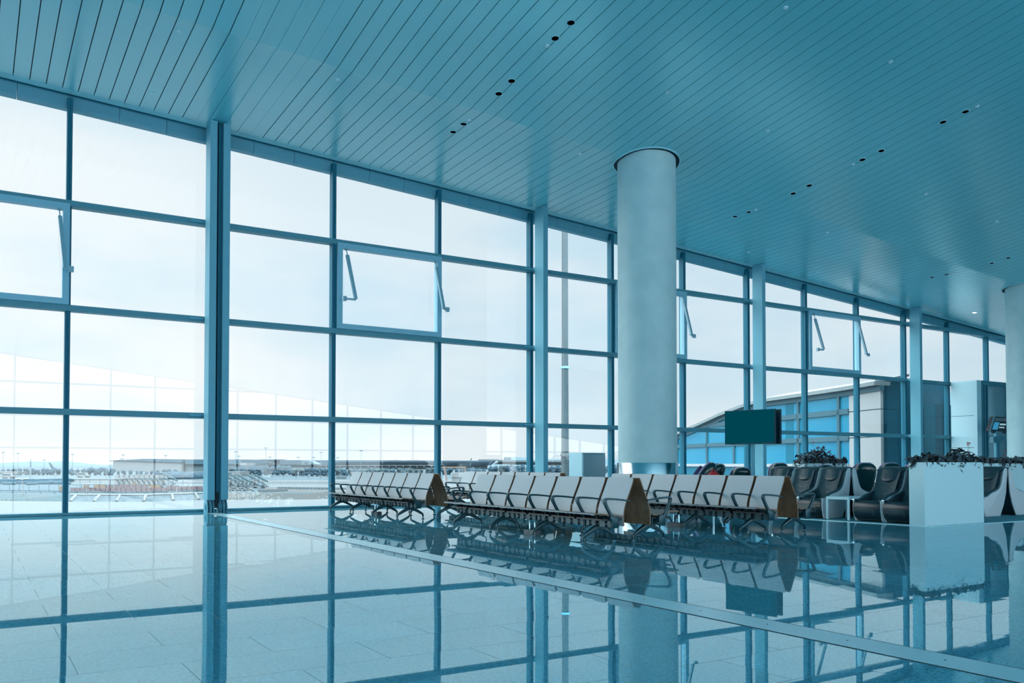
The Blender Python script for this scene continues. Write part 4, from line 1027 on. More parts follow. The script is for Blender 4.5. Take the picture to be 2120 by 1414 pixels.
# aircraft behind the trees
def plane(x0, x1, y0, y1, fin, d, label):
    o = thing('aircraft', label, 'aircraft', 'parked aircraft'); a, b = atD(x0, (y0 + y1) / 2, d * KD), atD(x1, (y0 + y1) / 2, d * KD); r = (y1 - y0) / 2 * d * KD / F
    n = 10; pts = [a.lerp(b, i / (n - 1)) for i in range(n)]; rr = [r * .15, r * .6, r * .9, r, r, r, r, r * .95, r * .75, r * .25]
    MB().tube(pts, rr, 12).build('fuselage', 'white_paint', o, smooth=True)
    if fin: px_quad(o, 'tail_fin', fin, d, .6, 'roof_blue_dark'); px_box(o, 'engine', x0 + 22, y1 - 1, x0 + 30, y1 + 1.2, d, 3, 'hangar_grey')
plane(81, 126, 970.2, 974.4, [(106, 970.5), (113, 970.5), (103, 957.5), (100.5, 957.5)], 560, 'white aircraft with a dark tail fin behind trees, left window')
plane(146, 174, 970.8, 975.4, None, 560, 'white aircraft fuselage behind trees, just right of the first mullion')

# trees: one of a few crowns, copied
def make_tree(seed, warm):
    rnd = random.Random(seed); root = empty('tree', (0, 0, 0)); m = MB()
    for i in range(12):
        a = rnd.uniform(0, 2 * PI); rr = rnd.uniform(0, .32); z = rnd.uniform(.16, .78); s = rnd.uniform(.16, .27) * (1.15 - abs(z - .55))
        o0 = len(m.v); m.ellipsoid((rr * math.cos(a), rr * math.sin(a), z), (s, s, s * .9), 12, 9)
        for j in range(o0, len(m.v)):
            p = Vector(m.v[j]); c = Vector((rr * math.cos(a), rr * math.sin(a), z)); m.v[j] = tuple(c + (p - c) * rnd.uniform(.82, 1.2))
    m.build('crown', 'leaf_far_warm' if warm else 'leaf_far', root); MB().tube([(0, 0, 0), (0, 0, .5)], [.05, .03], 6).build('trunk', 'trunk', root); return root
protos = [make_tree(i, i == 3) for i in range(4)]; used = [False] * 4; rt = random.Random(5)
def tree(x, top, d, k):
    d *= KD
    p = G(x, 960 + (H - GU) * F / d, GU); zt_ = H + (960.3 - top) * d / F; hgt = zt_ - GU
    o = protos[k] if not used[k] else copy_tree(protos[k]); used[k] = True
    o.location = (p.x, p.y, GU); w = hgt * rt.uniform(.85, 1.1); o.scale = (w, w, hgt / .96); o.rotation_euler = (0, 0, rt.uniform(0, 6))
    tag(o, 'hazy blue-green tree in the row beyond the airfield' if k != 3 else 'paler olive tree in the row beyond the airfield', 'tree', 'trees beyond the airfield')
x = -20
while x < 1290:
    if x < 150: top, d = rt.uniform(968.5, 972), 430
    elif x < 235: top, d = rt.uniform(966.5, 973), 420
    elif x < 320: top, d = rt.uniform(972.5, 976), 430
    elif x < 365: top, d = rt.uniform(968, 973), 450
    elif x < 470: top, d = rt.uniform(973.5, 976), 470
    elif x < 520: top, d = rt.uniform(963, 968), 440
    elif x < 610: top, d = rt.uniform(961.5, 965), 430
    elif x < 690: top, d = rt.uniform(966, 969), 400
    elif x < 860: top, d = rt.uniform(967, 969), 390
    elif x < 1010: top, d = rt.uniform(966.5, 971), 430
    elif x < 1130: top, d = rt.uniform(960.5, 964.5), 480
    else: top, d = rt.uniform(960, 965), 470
    ti = globals().get('ti', 0) + 1
    tree(x, top, d + (ti % 3) * 9, rt.choice([0, 1, 2, 0, 1, 2, 3] if not 600 < x < 900 else [3, 3, 0, 1])); x += rt.uniform(9, 14)

# floodlight masts
def mast(x, top, d, label, heads=3):
    d *= KD
    o = thing('floodlight_mast', label, 'floodlight mast', 'floodlight masts over the airfield'); p = G(x, 960 + (H - GU) * F / d, GU); zt_ = H + (960.3 - top) * d / F; r = .5 * d / F
    MB().tube([(p.x, p.y, GU), (p.x, p.y, zt_)], [max(.12, 1.0 * r), max(.1, .6 * r)], 8).build('pole', 'mast_grey', o)
    s = d / F; m = MB(); R = Vector((RGT.x, RGT.y, 0))
    for u in ((-3, -1.4, 0, 1.4, 3) if heads == 3 else (-1.6, 0, 1.6)):
        c = Vector((p.x, p.y, zt_)) + R * (u * s); hh_ = (1.0 if abs(u) < 2 else .6) * s; m.box(c.x - .7 * s, c.x + .7 * s, c.y - .5 * s, c.y + .5 * s, c.z - hh_ - abs(u) * .15 * s, c.z + .4 * hh_)
    a, b = Vector((p.x, p.y, zt_ - .6 * s)) - R * (3.2 * s), Vector((p.x, p.y, zt_ - .6 * s)) + R * (3.2 * s); m.tube([a, b], .25 * s, 5)
    m.build('lamp_head', 'mast_grey', o)
for (x, top, d, lab) in ((6, 936, 380, 'tall floodlight mast at the left edge of the photo'), (36.5, 938, 400, 'tall floodlight mast second from the left edge'), (91.5, 952, 520, 'thin mast with a cross bar left of the aircraft tail'),
        (149.5, 940, 520, 'floodlight mast just right of the first mullion'), (231, 953.5, 560, 'short mast at the left end of the white hangar'), (251, 949.5, 480, 'mast in front of the white hangar, left part'), (254.5, 941, 760, 'mast behind the roof of the white hangar, left part'), (342.5, 942, 800, 'mast behind the middle of the white hangar'),
        (487.5, 934.5, 380, 'tall mast just right of the double column'), (494.5, 943.5, 1000, 'small far mast next to the tall one right of the double column'), (550, 926.5, 380, 'tallest floodlight mast, middle of the second window'), (558.5, 945.3, 1000, 'small far mast right of the tallest mast'),
        (617, 946, 1000, 'small far mast midway in the second window'), (649.5, 946, 1000, 'small far mast left of the slim tall mast'), (664.5, 936, 470, 'slim tall mast left of the second mullion'), (699, 947, 1000, 'small far mast right of the second mullion'), (747.5, 932.5, 440, 'tall floodlight mast above the far left bench')):
    mast(x, top, d, lab)
lt = thing('lattice_tower', 'thin lattice antenna tower left of the first mullion', 'tower'); p = G(63, 988, GU); zt_ = atD(63, 950, 380 * KD).z; 
for q in (-.25, .25): MB().tube([(p.x + q, p.y, GU), (p.x + q, p.y, zt_)], .14, 6).build('tower_leg', 'mast_grey', lt)
MB().box(p.x - .5, p.x + .5, p.y - .4, p.y + .4, zt_ - 5, zt_ - 2).build('antenna', 'mast_grey', lt)
# near mast outside the third column bay
nm_ = thing('outdoor_pole', 'thick pale pole standing outside between the single column and the round pillar', 'pole'); q0 = atY(1170, 960, 29.0)
MB().lathe([(.165, GZ), (.165, 1.4), (.20, 1.4), (.20, 1.5), (.155, 1.5), (.13, 6.3), (.12, 12.5)], q0.x, q0.y, 20).build('shaft', 'mast_near', nm_, smooth=True)
MB().lathe([(.175, 5.02), (.18, 5.03), (.18, 5.1), (.175, 5.11)], q0.x, q0.y, 20).build('collar', 'steel_paint', nm_)

# white lamp posts by the apron
def lamp_post(x, yb, yt, label, arms=((1, .22),), z=GZ):
    o = thing('lamp_post', label, 'lamp post', 'lamp posts on the airfield'); p = G(x, yb, z); d = (p - CAM).dot(FWD); zt_ = H + (960.3 - yt) * d / F
    MB().tube([(p.x, p.y, z), (p.x, p.y, zt_)], [.22, .13], 8).build('pole', 'white_paint', o)
    R = Vector((RGT.x, RGT.y, 0)); L_ = (yb - yt) * d / F
    for (s, l) in arms:
        a = Vector((p.x, p.y, zt_)); b = a + R * (s * L_ * l) + Vector((0, 0, L_ * .05)); MB().tube([a, a.lerp(b, .5) + Vector((0, 0, L_ * .02)), b], .12, 6).build('arm', 'white_paint', o)
        MB().ellipsoid(tuple(b), (.66, .45, .2), 10, 6).build('lamp_head', 'white_paint', o)
lamp_post(46.5, 1036.5, 994, 'white two-armed lamp post by the apron, left window', ((1, .2), (-1, .2)))
lamp_post(178.5, 1036.5, 1004, 'white lamp post in front of the stone bank', ((1, .2),))
lamp_post(365.5, 1035, 1006.5, 'white lamp post left of the double column', ((-1, .06),))
lamp_post(517, 1030, 1013, 'short lamp post right of the double column', ((1, .1),))
for i, (x, yb, yt, s) in enumerate(((676.5, 994, 983.5, 1), (724, 995, 980, 1), (766, 994, 976, 1), (792, 994, 979, -1), (805.5, 994, 973.5, 1), (839, 994, 971, 1), (837, 994, 976, -1), (881, 994, 974, -1), (115, 989, 972, 0), (167, 989, 972, 1), (220, 992, 970, 0), (63.6, 989, 970.5, 0), (285.5, 990, 974, 0), (303.5, 991, 974, 0), (319, 991, 978, 0), (248, 989, 983, 0), (264, 989, 974, 0))):
    lamp_post(x, yb, yt, 'small white lamp post in the distance before the trees', ((s, .28),) if s else (), z=GU)
for x in (3, 12, 23.5, 33.5, 56.5, 68.5, 80.5, 93, 108, 122, 163.5, 210, 225.5, 256.5, 274, 290, 307.5, 324, 339.5, 371.5, 387.5, 401.5, 475.5, 490.5, 502.5, 529.5):
    p = G(x, 1037.4 - max(0, x - 143) * .0075, GZ); o = MB().tube([(p.x, p.y - .4, GZ), (p.x, p.y - .4, GZ + .65)], .09, 6).build('marker_post', 'gantry_orange'); tag(o, 'short pale marker post at the foot of the bank', 'post', 'marker posts along the bank')
# fences and guard rails
def fence(name, pts, h, step, label, z=GU, rails=(.95,), mt='fence_teal'):
    h *= 1.49; step *= 1.49; m = MB(); P = [G(x, y, z) for x, y in pts]
    for i in range(len(P) - 1):
        a, b = P[i], P[i + 1]; n = max(2, int((b - a).length / step))
        for j in range(n):
            q = a.lerp(b, j / n); m.box(q.x - .075, q.x + .075, q.y - .075, q.y + .075, z, z + h)
        for r_ in rails:
            dz = Vector((0, 0, h * r_)); m.tube([a + dz, b + dz], .075, 4)
    tag(m.build(name, mt), label, 'fence')
fence('guard_rail', [(-60, 1021), (143, 1023.5), (300, 1024), (420, 1020.5)], .55, 3.2, 'teal guard rail along the top of the bank', rails=(.55, .98))
fence('fence', [(-60, 1015), (143, 1017), (345, 1017), (360, 1014), (420, 1014)], 1.5, 2.6, 'thin teal fence in front of the baggage carts', rails=(.05, .99))
fence('fence.001', [(145, 1004), (250, 1006), (262, 1003), (420, 1006)], 1.7, 4.0, 'tall thin fence behind the equipment yard')
fence('fence.002', [(468, 1018), (540, 1017), (549, 1014)], 1.3, 3, 'thin fence in front of the stair trucks, right of the double column')
fence('guard_rail.001', [(575, 1012.6), (700, 1014), (900, 1014)], .45, 1.0, 'dark guard rail across the dry verge right of the underpass', rails=(.2, .6, .99))
fence('fence.003', [(470, 989), (690, 991.5)], 2.2, 6, 'thin fence at the foot of the trees, second window', rails=(.4, .99))
hd = MB(); rh = random.Random(9)
for x in range(-40, 140, 3):
    p = G(x, rh.uniform(998, 1004), GU); s = rh.uniform(1.5, 2.7); hd.ellipsoid((p.x, p.y, GU + .3 * s), (s * 1.4, s, .5 * s), 10, 6)
tag(hd.build('hedge', 'leaf_far'), 'low dark hedge row in the yard at the left', 'hedge', kind='stuff')
hd = MB()
for x in range(360, 420, 3):
    p = G(x, rh.uniform(988, 992), GU); s = rh.uniform(2.4, 3.6); hd.ellipsoid((p.x, p.y, GU + .4 * s), (s * 1.4, s, .8 * s), 10, 6)
tag(hd.build('hedge.001', 'leaf_far'), 'low hedge left of the double column below the grey wing', 'hedge', kind='stuff')

# stair trucks, vans and baggage carts
def frame_at(x, y, z=GU, face=1):
    p = G(x, y, z); return p, math.atan2(RGT.y, RGT.x) + (0 if face > 0 else PI)
def make_stair_truck():
    r = empty('stair_truck', (0, 0, 0))
    MB().box(-3.2, 3.2, -1.1, 1.1, .45, .8).build('chassis', 'white_paint', r); MB().box(-3.3, -1.7, -1.1, 1.1, .8, 2.0).build('cab', 'white_paint', r, bevel=.08)
    MB().box(-3.32, -2.4, -1.12, 1.12, 1.35, 1.85).build('cab_window', 'teal_dark', r)
    m = MB(); m.hexa([(-2.8, -.8, 3.4), (-1.6, -.8, 3.4), (-1.6, .8, 3.4), (-2.8, .8, 3.4)], [(-2.8, -.8, 3.6), (-1.6, -.8, 3.6), (-1.6, .8, 3.6), (-2.8, .8, 3.6)])
    m.hexa([(-1.6, -.8, 3.35), (3.9, -.8, .5), (3.9, .8, .5), (-1.6, .8, 3.35)], [(-1.6, -.8, 3.65), (3.9, -.8, .85), (3.9, .8, .85), (-1.6, .8, 3.65)]); m.build('stairs', 'mast_grey', r)
    m = MB(); m.hexa([(-2.9, -.9, 5.2), (-1.4, -.9, 5.2), (-1.4, .9, 5.2), (-2.9, .9, 5.2)], [(-2.9, -.9, 5.5), (-1.4, -.9, 5.5), (-1.4, .9, 5.5), (-2.9, .9, 5.5)])
    m.hexa([(-1.4, -.9, 4.9), (3.4, -.9, 2.3), (3.4, .9, 2.3), (-1.4, .9, 4.9)], [(-1.4, -.9, 5.5), (3.4, -.9, 2.9), (3.4, .9, 2.9), (-1.4, .9, 5.5)]); m.build('canopy', 'teal_paint', r)
    m = MB()
    for x, zt in ((-2.7, 5.2), (-1.6, 5.1), (0, 4.2), (1.6, 3.3)):
        for y in (-.78, .78): m.box(x - .06, x + .06, y - .06, y + .06, .8, zt)
    m.build('canopy_post', 'mast_grey', r)
    for x in (-2.3, 1.9):
        for y in (-1.0, 1.0): MB().prism([(x + .48 * math.cos(2 * PI * i / 14), .48 + .48 * math.sin(2 * PI * i / 14)) for i in range(14)], 'y', y - .15, y + .15).build('wheel', 'tyre', r)
    return r
t0 = make_stair_truck(); ft = [True]
def stair_truck(x, y, label, grp, sc_=1.0):
    o = t0 if ft[0] else copy_tree(t0); ft[0] = False; p, a = frame_at(x, y); o.location = p; o.rotation_euler = (0, 0, a); o.scale = (sc_,) * 3; tag(o, label, 'stair truck', grp)
gR = 'stair trucks right of the double column'; gL = 'passenger stairs in the equipment yard'
for x, y, lab in ((470, 1011, 'stair truck hidden partly by the double column'), (485.5, 1011.5, 'stair truck with teal canopy, second right of the double column'), (501.5, 1013.5, 'stair truck with teal canopy, middle of the group right of the double column'), (518, 1010, 'stair truck with teal canopy, second from the right end of its group'), (535, 1010.5, 'stair truck with teal canopy at the right end of its group')):
    stair_truck(x, y, lab, gR, .93)
def make_stairs():
    r = empty('passenger_stairs', (0, 0, 0)); MB().box(-1.6, 1.6, -1.0, 1.0, .3, .8).build('chassis', 'cart_orange', r)
    MB().hexa([(-1.4, -.7, 2.2), (-.6, -.7, 2.2), (-.6, .7, 2.2), (-1.4, .7, 2.2)], [(-1.4, -.7, 2.4), (-.6, -.7, 2.4), (-.6, .7, 2.4), (-1.4, .7, 2.4)]).hexa([(-.6, -.7, 2.1), (1.9, -.7, .4), (1.9, .7, .4), (-.6, .7, 2.1)], [(-.6, -.7, 2.4), (1.9, -.7, .7), (1.9, .7, .7), (-.6, .7, 2.4)]).build('steps', 'roof_blue_dark', r)
    MB().box(-1.6, 1.0, -.9, .9, 3.1, 4.1).build('canopy', 'white_paint', r)
    m = MB()
    for x in (-1.4, .8):
        for y in (-.75, .75): m.box(x - .07, x + .07, y - .07, y + .07, .8, 3.1)
    m.build('post', 'cart_orange', r); return r
s0 = make_stairs(); fs_ = [True]
for i in range(10):
    o = s0 if fs_[0] else copy_tree(s0); fs_[0] = False; p, a = frame_at(244 + i * 10.4, 1008 + .1 * i); o.location = p; o.rotation_euler = (0, 0, a); o.scale = (.52, .9, 1.15)
    tag(o, 'passenger stairs with a white hood in the row left of the double column', 'passenger stairs', gL)
o = copy_tree(t0); p, a = frame_at(347, 1009.5); o.location = p; o.rotation_euler = (0, 0, a); o.scale = (1.0,) * 3; tag(o, 'stairs with a pale teal slanting canopy at the right end of the white row', 'stair truck', gL)
def make_van():
    r = empty('van', (0, 0, 0)); MB().prism([(-2.2, .35), (2.2, .35), (2.2, 1.0), (1.5, 1.15), (1.0, 1.9), (-2.1, 1.9), (-2.2, 1.7)], 'y', -.9, .9).build('body', 'white_paint', r, bevel=.06)
    MB().prism([(-1.8, 1.2), (1.2, 1.2), (.9, 1.75), (-1.8, 1.75)], 'y', -.92, .92).build('window', 'teal_dark', r)
    for x in (-1.4, 1.4):
        for y in (-.8, .8): MB().prism([(x + .36 * math.cos(2 * PI * i / 14), .36 + .36 * math.sin(2 * PI * i / 14)) for i in range(14)], 'y', y - .12, y + .12).build('wheel', 'tyre', r)
    return r
v0 = make_van(); fv = [True]
for x, y, sc_, lab in ((471, 1016, .55, 'white van at the double column'), (487, 1016.2, .55, 'white van, second right of the double column'), (502, 1016.2, .55, 'white van in the middle of the stair trucks'), (518, 1016.4, .55, 'white van at the right end, before the stair trucks'), (173, 989, 1.7, 'small white bus before the trees'), (18, 991, 1.6, 'white truck under the trees at the left edge')):
    o = v0 if fv[0] else copy_tree(v0); fv[0] = False; p, a = frame_at(x, y); o.location = p; o.rotation_euler = (0, 0, a); o.scale = (sc_,) * 3; tag(o, lab, 'van', 'small white vehicles on the airfield')
def make_cart(mt):
    r = empty('baggage_cart', (0, 0, 0)); MB().box(-1.3, 1.3, -.7, .7, .3, .45).build('bed', 'tyre', r); MB().prism([(-1.2, .45), (1.2, .45), (.95, 1.7), (-1.2, 1.7)], 'y', -.7, .7).build('load', mt, r)
    for x in (-.9, .9):
        for y in (-.65, .65): MB().prism([(x + .2 * math.cos(2 * PI * i / 10), .2 + .2 * math.sin(2 * PI * i / 10)) for i in range(10)], 'y', y - .06, y + .06).build('wheel', 'tyre', r)
    return r
c0, c1 = make_cart('cart_orange'), make_cart('cart_pink'); fc = [True, True]
for i, (x, y, k) in enumerate([(179, 1014.6, 0), (201, 1014.6, 0), (214, 1014.6, 0), (318, 1018.5, 0), (326, 1018.5, 0), (129, 1019.5, 0), (278, 1011.2, 0)] + [(152 + 10.5 * j, 1020.2 if j < 19 else 1017.3, 1) for j in range(26)] + [(205 + 12 * j, 1013.5, 1) for j in range(9)]):
    s = (c0, c1)[k]; o = s if fc[k] else copy_tree(s); fc[k] = False; p, a = frame_at(x, y); o.location = p; o.rotation_euler = (0, 0, a); o.scale = (.58, .75, .93) if k else (.62, .8, 1.15)
    tag(o, ('orange-topped baggage cart in the yard behind the stone bank', 'reddish baggage cart in the long rows behind the stone bank')[k], 'baggage cart', 'baggage carts behind the stone bank')
# gantry, crane, signs on the right
g = thing('gantry', 'pale orange gantry frame behind the far left bench', 'gantry')
px_box(g, 'top_beam', 912, 966, 964, 968.6, 300, 2, 'gantry_orange'); px_quad(g, 'leg', [(923, 998), (926.5, 998), (922, 968), (919, 968)], 299.5, 1, 'gantry_orange'); px_quad(g, 'leg', [(962, 984), (964.5, 984), (964, 968), (961.5, 968)], 299.5, 1, 'gantry_orange'); px_quad(g, 'leg', [(956, 984), (957.5, 984), (957.2, 969), (955.8, 969)], 301, 1, 'gantry_orange')
cr = thing('crane', 'thin dark crane jib above the terminal roof', 'crane'); px_quad(cr, 'jib', [(972, 965), (974, 965), (976.2, 950), (974.6, 950)], 700, 1, 'roof_blue_dark'); px_box(cr, 'head', 974.2, 949, 977, 951, 700, 1, 'tyre')
for (x0, y0, x1, y1, xp, lab) in ((973, 970.5, 983, 975.5, 996, 'blue road sign with a white edge, left of the second bench row'), (1053.5, 968.2, 1064, 973.8, 1070, 'blue road sign left of the single column')):
    s = thing('road_sign', lab, 'road sign', 'blue road signs'); px_box(s, 'board', x0, y0, x1, y1, 310, .3, 'road_sign'); px_box(s, 'edge', x0 - .8, y0 - 1.2, x1 - 2, y0, 310, .3, 'white_paint')
    px_box(s, 'arm', x1, y0 + 2.2, xp, y0 + 2.9, 310.5, .3, 'white_paint'); px_box(s, 'post', xp - .6, y0 + 2.2, xp + .3, 992, 310.5, .3, 'white_paint')
    for i in range(3): px_box(s, 'lettering', x0 + 1.5 + i * 2.8, y0 + 1.5, x0 + 3 + i * 2.8, y0 + 3.5, 309.9, .1, 'white_paint')
bbd = thing('billboard', 'pale blank billboard right of the second mullion', 'billboard'); px_box(bbd, 'board', 696, 984, 717, 992, 330, .4, 'hangar_grey'); px_box(bbd, 'post', 710, 992, 711, 996, 330.2, .3, 'mast_grey'); px_box(bbd, 'rib', 696, 987.6, 717, 988, 329.8, .1, 'white_paint')

# ------------------------------------------------------------------ glass side wing of the terminal, outside at the right
wing = thing('side_wing', 'glass side wing of the terminal with a pale arched roof, seen through the right windows', 'building')
P0 = Vector((31.9, 22.0)); dW = Vector((.348, .963)).normalized(); nW = Vector((-dW.y, dW.x)); inn_ = -nW
def wt(px, py):                             # photo point on the wing's facade plane -> (t along it, height)
    r = ray(px, py); det = r.x * (-dW.y) + r.y * dW.x
    s = (P0.x * (-dW.y) + P0.y * dW.x) / det; p = CAM + r * s
    return (Vector((p.x, p.y)) - P0).dot(dW), p.z
def wp(t, z, o=0.0): q = P0 + dW * t + nW * o; return (q.x, q.y, z)
arch = [wt(x, y) for x, y in ((1826, 797.5), (1758, 808.8), (1667, 822), (1584, 833), (1547, 843.5), (1500, 861), (1458, 880), (1404, 903), (1340, 935), (1290, 965))]
zlow = GZ + .05
def wall_poly(nm, t0, t1, z0, top, mt, o=0.0, th=.12):
    """facade part between t0..t1 from z0 up to a height or the arch"""
    def az(t):
        for i in range(len(arch) - 1):
            if arch[i][0] <= t <= arch[i + 1][0]:
                u = (t - arch[i][0]) / (arch[i + 1][0] - arch[i][0]); return arch[i][1] + (arch[i + 1][1] - arch[i][1]) * u
        return arch[0][1] if t < arch[0][0] else arch[-1][1]
    n = max(1, int(abs(t1 - t0) / 1.2)); m = MB()
    for i in range(n):
        a, b = t0 + (t1 - t0) * i / n, t0 + (t1 - t0) * (i + 1) / n
        za, zb = (az(a) - .1, az(b) - .1) if top is None else (min(top, az(a) - .1), min(top, az(b) - .1))
        m.hexa([wp(a, z0, o), wp(b, z0, o), wp(b, z0, o - th), wp(a, z0, o - th)], [wp(a, max(za, z0 + .01), o), wp(b, max(zb, z0 + .01), o), wp(b, max(zb, z0 + .01), o - th), wp(a, max(za, z0 + .01), o - th)])
    return m.build(nm, mt, wing)
tw = wt(1759, 850)[0]; tend = arch[-1][0]
wall_poly('glazing', tw, tend, zlow, None, 'facade_glass')
for i, t in enumerate([-.0] ): pass
zj = [zlow, wt(1790, 905.5)[1], wt(1790, 850)[1], wt(1800, 803.2)[1]]
m_ = []
for i in range(3): wall_poly('white_panel', 0, tw, zj[i] + .02, zj[i + 1] - .02, 'facade_white', .03)
wall_poly('white_panel', 0, tw, zj[3] + .02, None, 'facade_white', .03); wall_poly('panel_backing', .02, tw - .02, zlow, None, 'facade_frame', -.02)
for px in (1739, 1655, 1521, 1465, 1404, 1350):
    t = wt(px, 940)[0]; wall_poly('mullion', t - .09, t + .09, zlow, None, 'facade_frame', .09, .2)
for (xa_, ya_) in ((1700, 857.5), (1700, 910.5)):
    z = wt(xa_, ya_)[1]; tt = tw
    while tt < tend: wall_poly('transom', tt, min(tt + 1.2, tend), z - .12, z + .12, 'facade_frame', .09, .2); tt += 1.2
    break
z1r, z2r = wt(1690, 858.6)[1], wt(1690, 911)[1]
wall_poly('transom', tw, tend, z2r - .1, z2r + .12, 'facade_frame', .09, .2)
zr = wt(1600, 961)[1]; wall_poly('rail', tw, tend, zr - .14, zr + .02, 'facade_white', .12, .2)
wall_poly('lower_band', tw, tend, zlow, zr - .14, 'facade_teal_light', .02)
tc0, tc1 = wt(1643, 900)[0], wt(1627, 900)[0]; wall_poly('inner_column', tc0, tc1, zlow, None, 'facade_teal_light', .012, .05)
m = MB()
for i in range(len(arch) - 1):
    (ta, za), (tb_, zb) = arch[i], arch[i + 1]
    m.hexa([wp(ta, za - .22, .1), wp(tb_, zb - .22, .1), wp(tb_, zb - .22, -.1), wp(ta, za - .22, -.1)], [wp(ta, za, .1), wp(tb_, zb, .1), wp(tb_, zb, -.1), wp(ta, za, -.1)])
m.build('eave_beam', 'facade_frame', wing)
m = MB()
for i in range(len(arch) - 1):
    (ta, za), (tb_, zb) = arch[i], arch[i + 1]; g = .012
    ta += g; tb_ -= g
    m.hexa([wp(ta, za, .35), wp(tb_, zb, .35), wp(tb_, zb, -.4), wp(ta, za, -.4)], [wp(ta, za + .16, .35), wp(tb_, zb + .16, .35), wp(tb_, zb + .16, -.4), wp(ta, za + .16, -.4)])
    m.hexa([wp(ta, za + .10, .25), wp(tb_, zb + .10, .25), wp(tb_, zb + .40, -1.3), wp(ta, za + .40, -1.3)], [wp(ta, za + .18, .25), wp(tb_, zb + .18, .25), wp(tb_, zb + .50, -1.3), wp(ta, za + .50, -1.3)])
m.build('roof', 'roof_pale', wing)
# dark teal link between the wing and the hall
lk = thing('teal_link', 'dark teal panelled link between the side wing and the hall', 'building')
zt_ = atY(1842, 787.5, 22.3).z
m = MB()
for i in range(3):
    zz = [zlow, zj[1], zj[2], zt_]; m.box(32.08, 34.2, 22.02, 22.4, zz[i] + .015, zz[i + 1] - .015); m.box(34.23, 36.6, 22.02, 22.4, zz[i] + .015, zz[i + 1] - .015)
m.build('wall_panel', 'facade_teal', lk); MB().prism([(32.6, 22.1), (38.5, 22.1), (38.5, 25), (34.2, 25)], 'z', zlow, zt_ - .5).build('core', 'facade_teal', lk)
MB().box(34.9, 36.5, 21.5, 22.0, zlow, zt_ - 1.0).build('projecting_bay', 'facade_teal_light', lk); MB().box(36.55, 38.4, 21.2, 22.1, zlow, zt_ - .4).build('pale_bay', 'vestibule_panel', lk)

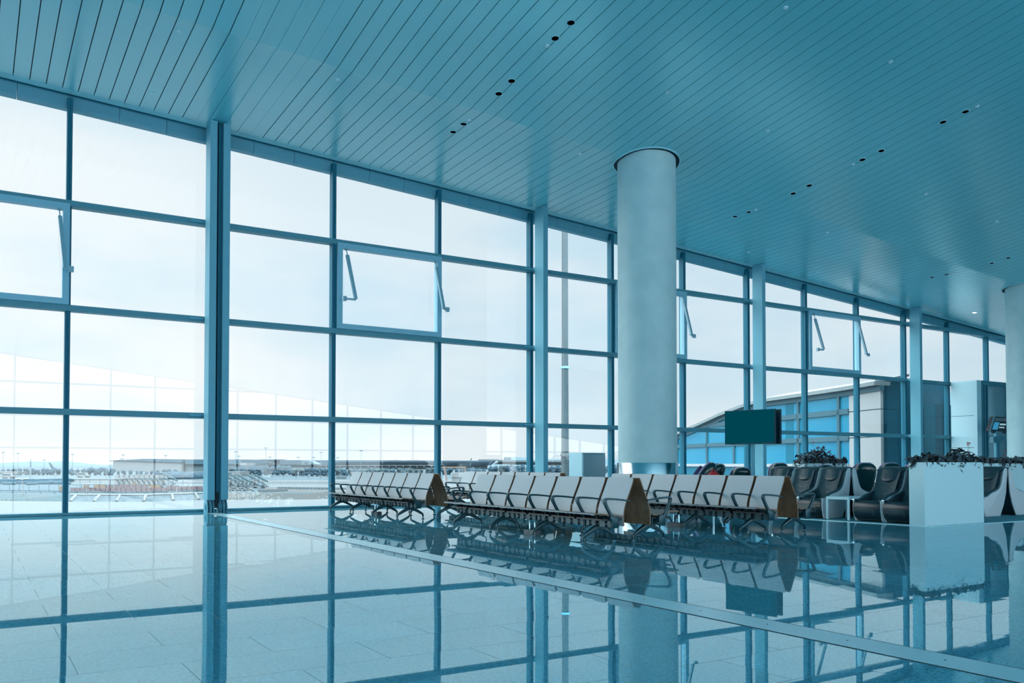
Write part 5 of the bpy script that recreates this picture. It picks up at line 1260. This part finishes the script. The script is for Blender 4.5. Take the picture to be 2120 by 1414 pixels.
# ------------------------------------------------------------------ sky, camera, view
def world():
    w = bpy.data.worlds.new('World'); bpy.context.scene.world = w; w.use_nodes = True
    nt = w.node_tree; N = nt.nodes.new; L = nt.links.new; bg = nt.nodes['Background']
    tc = N('ShaderNodeTexCoord'); sp = N('ShaderNodeSeparateXYZ'); L(tc.outputs['Generated'], sp.inputs[0])
    r = N('ShaderNodeValToRGB'); e = r.color_ramp.elements
    e[0].position = 0.0; e[0].color = (0.80, 0.89, 0.94, 1); e[1].position = 1.0; e[1].color = (4.6, 5.5, 5.8, 1)
    for p, c in ((0.08, (0.775, 0.88, 0.945, 1)), (0.20, (0.73, 0.86, 0.945, 1)), (0.37, (0.70, 0.845, 0.94, 1)), (0.44, (1.1, 1.3, 1.4, 1)), (0.56, (2.4, 2.85, 3.0, 1)), (0.78, (3.8, 4.5, 4.7, 1))):
        x = e.new(p); x.color = c
    # soft overcast: pale blue gaps and whiter cloud
    ns = N('ShaderNodeTexNoise'); ns.inputs['Scale'].default_value = 2.6; ns.inputs['Detail'].default_value = 4; ns.inputs['Roughness'].default_value = 0.5
    mp = N('ShaderNodeMapping'); mp.inputs['Scale'].default_value = (1, 1, 3.2); mp.inputs['Location'].default_value = (0.4, 0.1, 0.35); L(tc.outputs['Generated'], mp.inputs[0]); L(mp.outputs[0], ns.inputs['Vector'])
    L(sp.outputs['Z'], r.inputs[0])
    mr = N('ShaderNodeMapRange'); mr.interpolation_type = 'SMOOTHSTEP'; mr.inputs[1].default_value = 0.38; mr.inputs[2].default_value = 0.62; L(ns.outputs['Fac'], mr.inputs[0])
    cm = N('ShaderNodeMix'); cm.data_type = 'RGBA'; L(mr.outputs[0], cm.inputs[0]); cm.inputs[6].default_value = (0.86, 0.94, 0.975, 1); cm.inputs[7].default_value = (1.10, 1.04, 1.01, 1)
    mx = N('ShaderNodeVectorMath'); mx.operation = 'MULTIPLY'; L(r.outputs[0], mx.inputs[0]); L(cm.outputs[2], mx.inputs[1])
    # the overcast is brighter overhead and on the side behind the camera
    mrr = N('ShaderNodeMapRange'); mrr.interpolation_type = 'SMOOTHSTEP'; mrr.inputs[1].default_value = 0.15; mrr.inputs[2].default_value = -0.55; mrr.inputs[3].default_value = 1.0; mrr.inputs[4].default_value = 5.4; L(sp.outputs['Y'], mrr.inputs[0])
    mx2 = N('ShaderNodeVectorMath'); mx2.operation = 'SCALE'; L(mx.outputs[0], mx2.inputs[0]); L(mrr.outputs[0], mx2.inputs['Scale']); mx = mx2
    # bright veil of the hidden sun, low on the left, strongest beyond the left edge of the photo
    last = mx
    for (d, lo, hi, c) in ((ray(-260, 800).normalized(), 0.87, 1.0, (0.16, 0.10, 0.05)), (Vector((-0.93, 0.30, 0.22)).normalized(), 0.62, 0.95, (4.8, 5.1, 5.0))):
        dt = N('ShaderNodeVectorMath'); dt.operation = 'DOT_PRODUCT'; L(tc.outputs['Generated'], dt.inputs[0]); dt.inputs[1].default_value = d
        m2 = N('ShaderNodeMapRange'); m2.interpolation_type = 'SMOOTHERSTEP'; m2.inputs[1].default_value = lo; m2.inputs[2].default_value = hi; L(dt.outputs['Value'], m2.inputs[0])
        ad = N('ShaderNodeVectorMath'); ad.operation = 'MULTIPLY_ADD'; L(m2.outputs[0], ad.inputs[0]); ad.inputs[1].default_value = c; L(last.outputs[0], ad.inputs[2]); last = ad
    L(ad.outputs[0], bg.inputs['Color']); bg.inputs['Strength'].default_value = 1.0
world()
cam = bpy.data.cameras.new('camera'); co = bpy.data.objects.new('camera', cam); C.objects.link(co)
cam.sensor_width = 36; cam.lens = F * 36 / 2120; cam.shift_y = (CY - 707) / 2120
cam.clip_start = 0.05; cam.clip_end = 9500
co.location = CAM; co.rotation_euler = (PI / 2 + PITCH, 0, -YAW)
sc = bpy.context.scene; sc.camera = co
vs = sc.view_settings
vs.view_transform = 'Standard'; vs.look = 'None'; vs.gamma = 1; vs.exposure = 0.0; vs.use_curve_mapping = False
sc.cycles.max_bounces = 10; sc.cycles.diffuse_bounces = 5; sc.cycles.transparent_max_bounces = 12
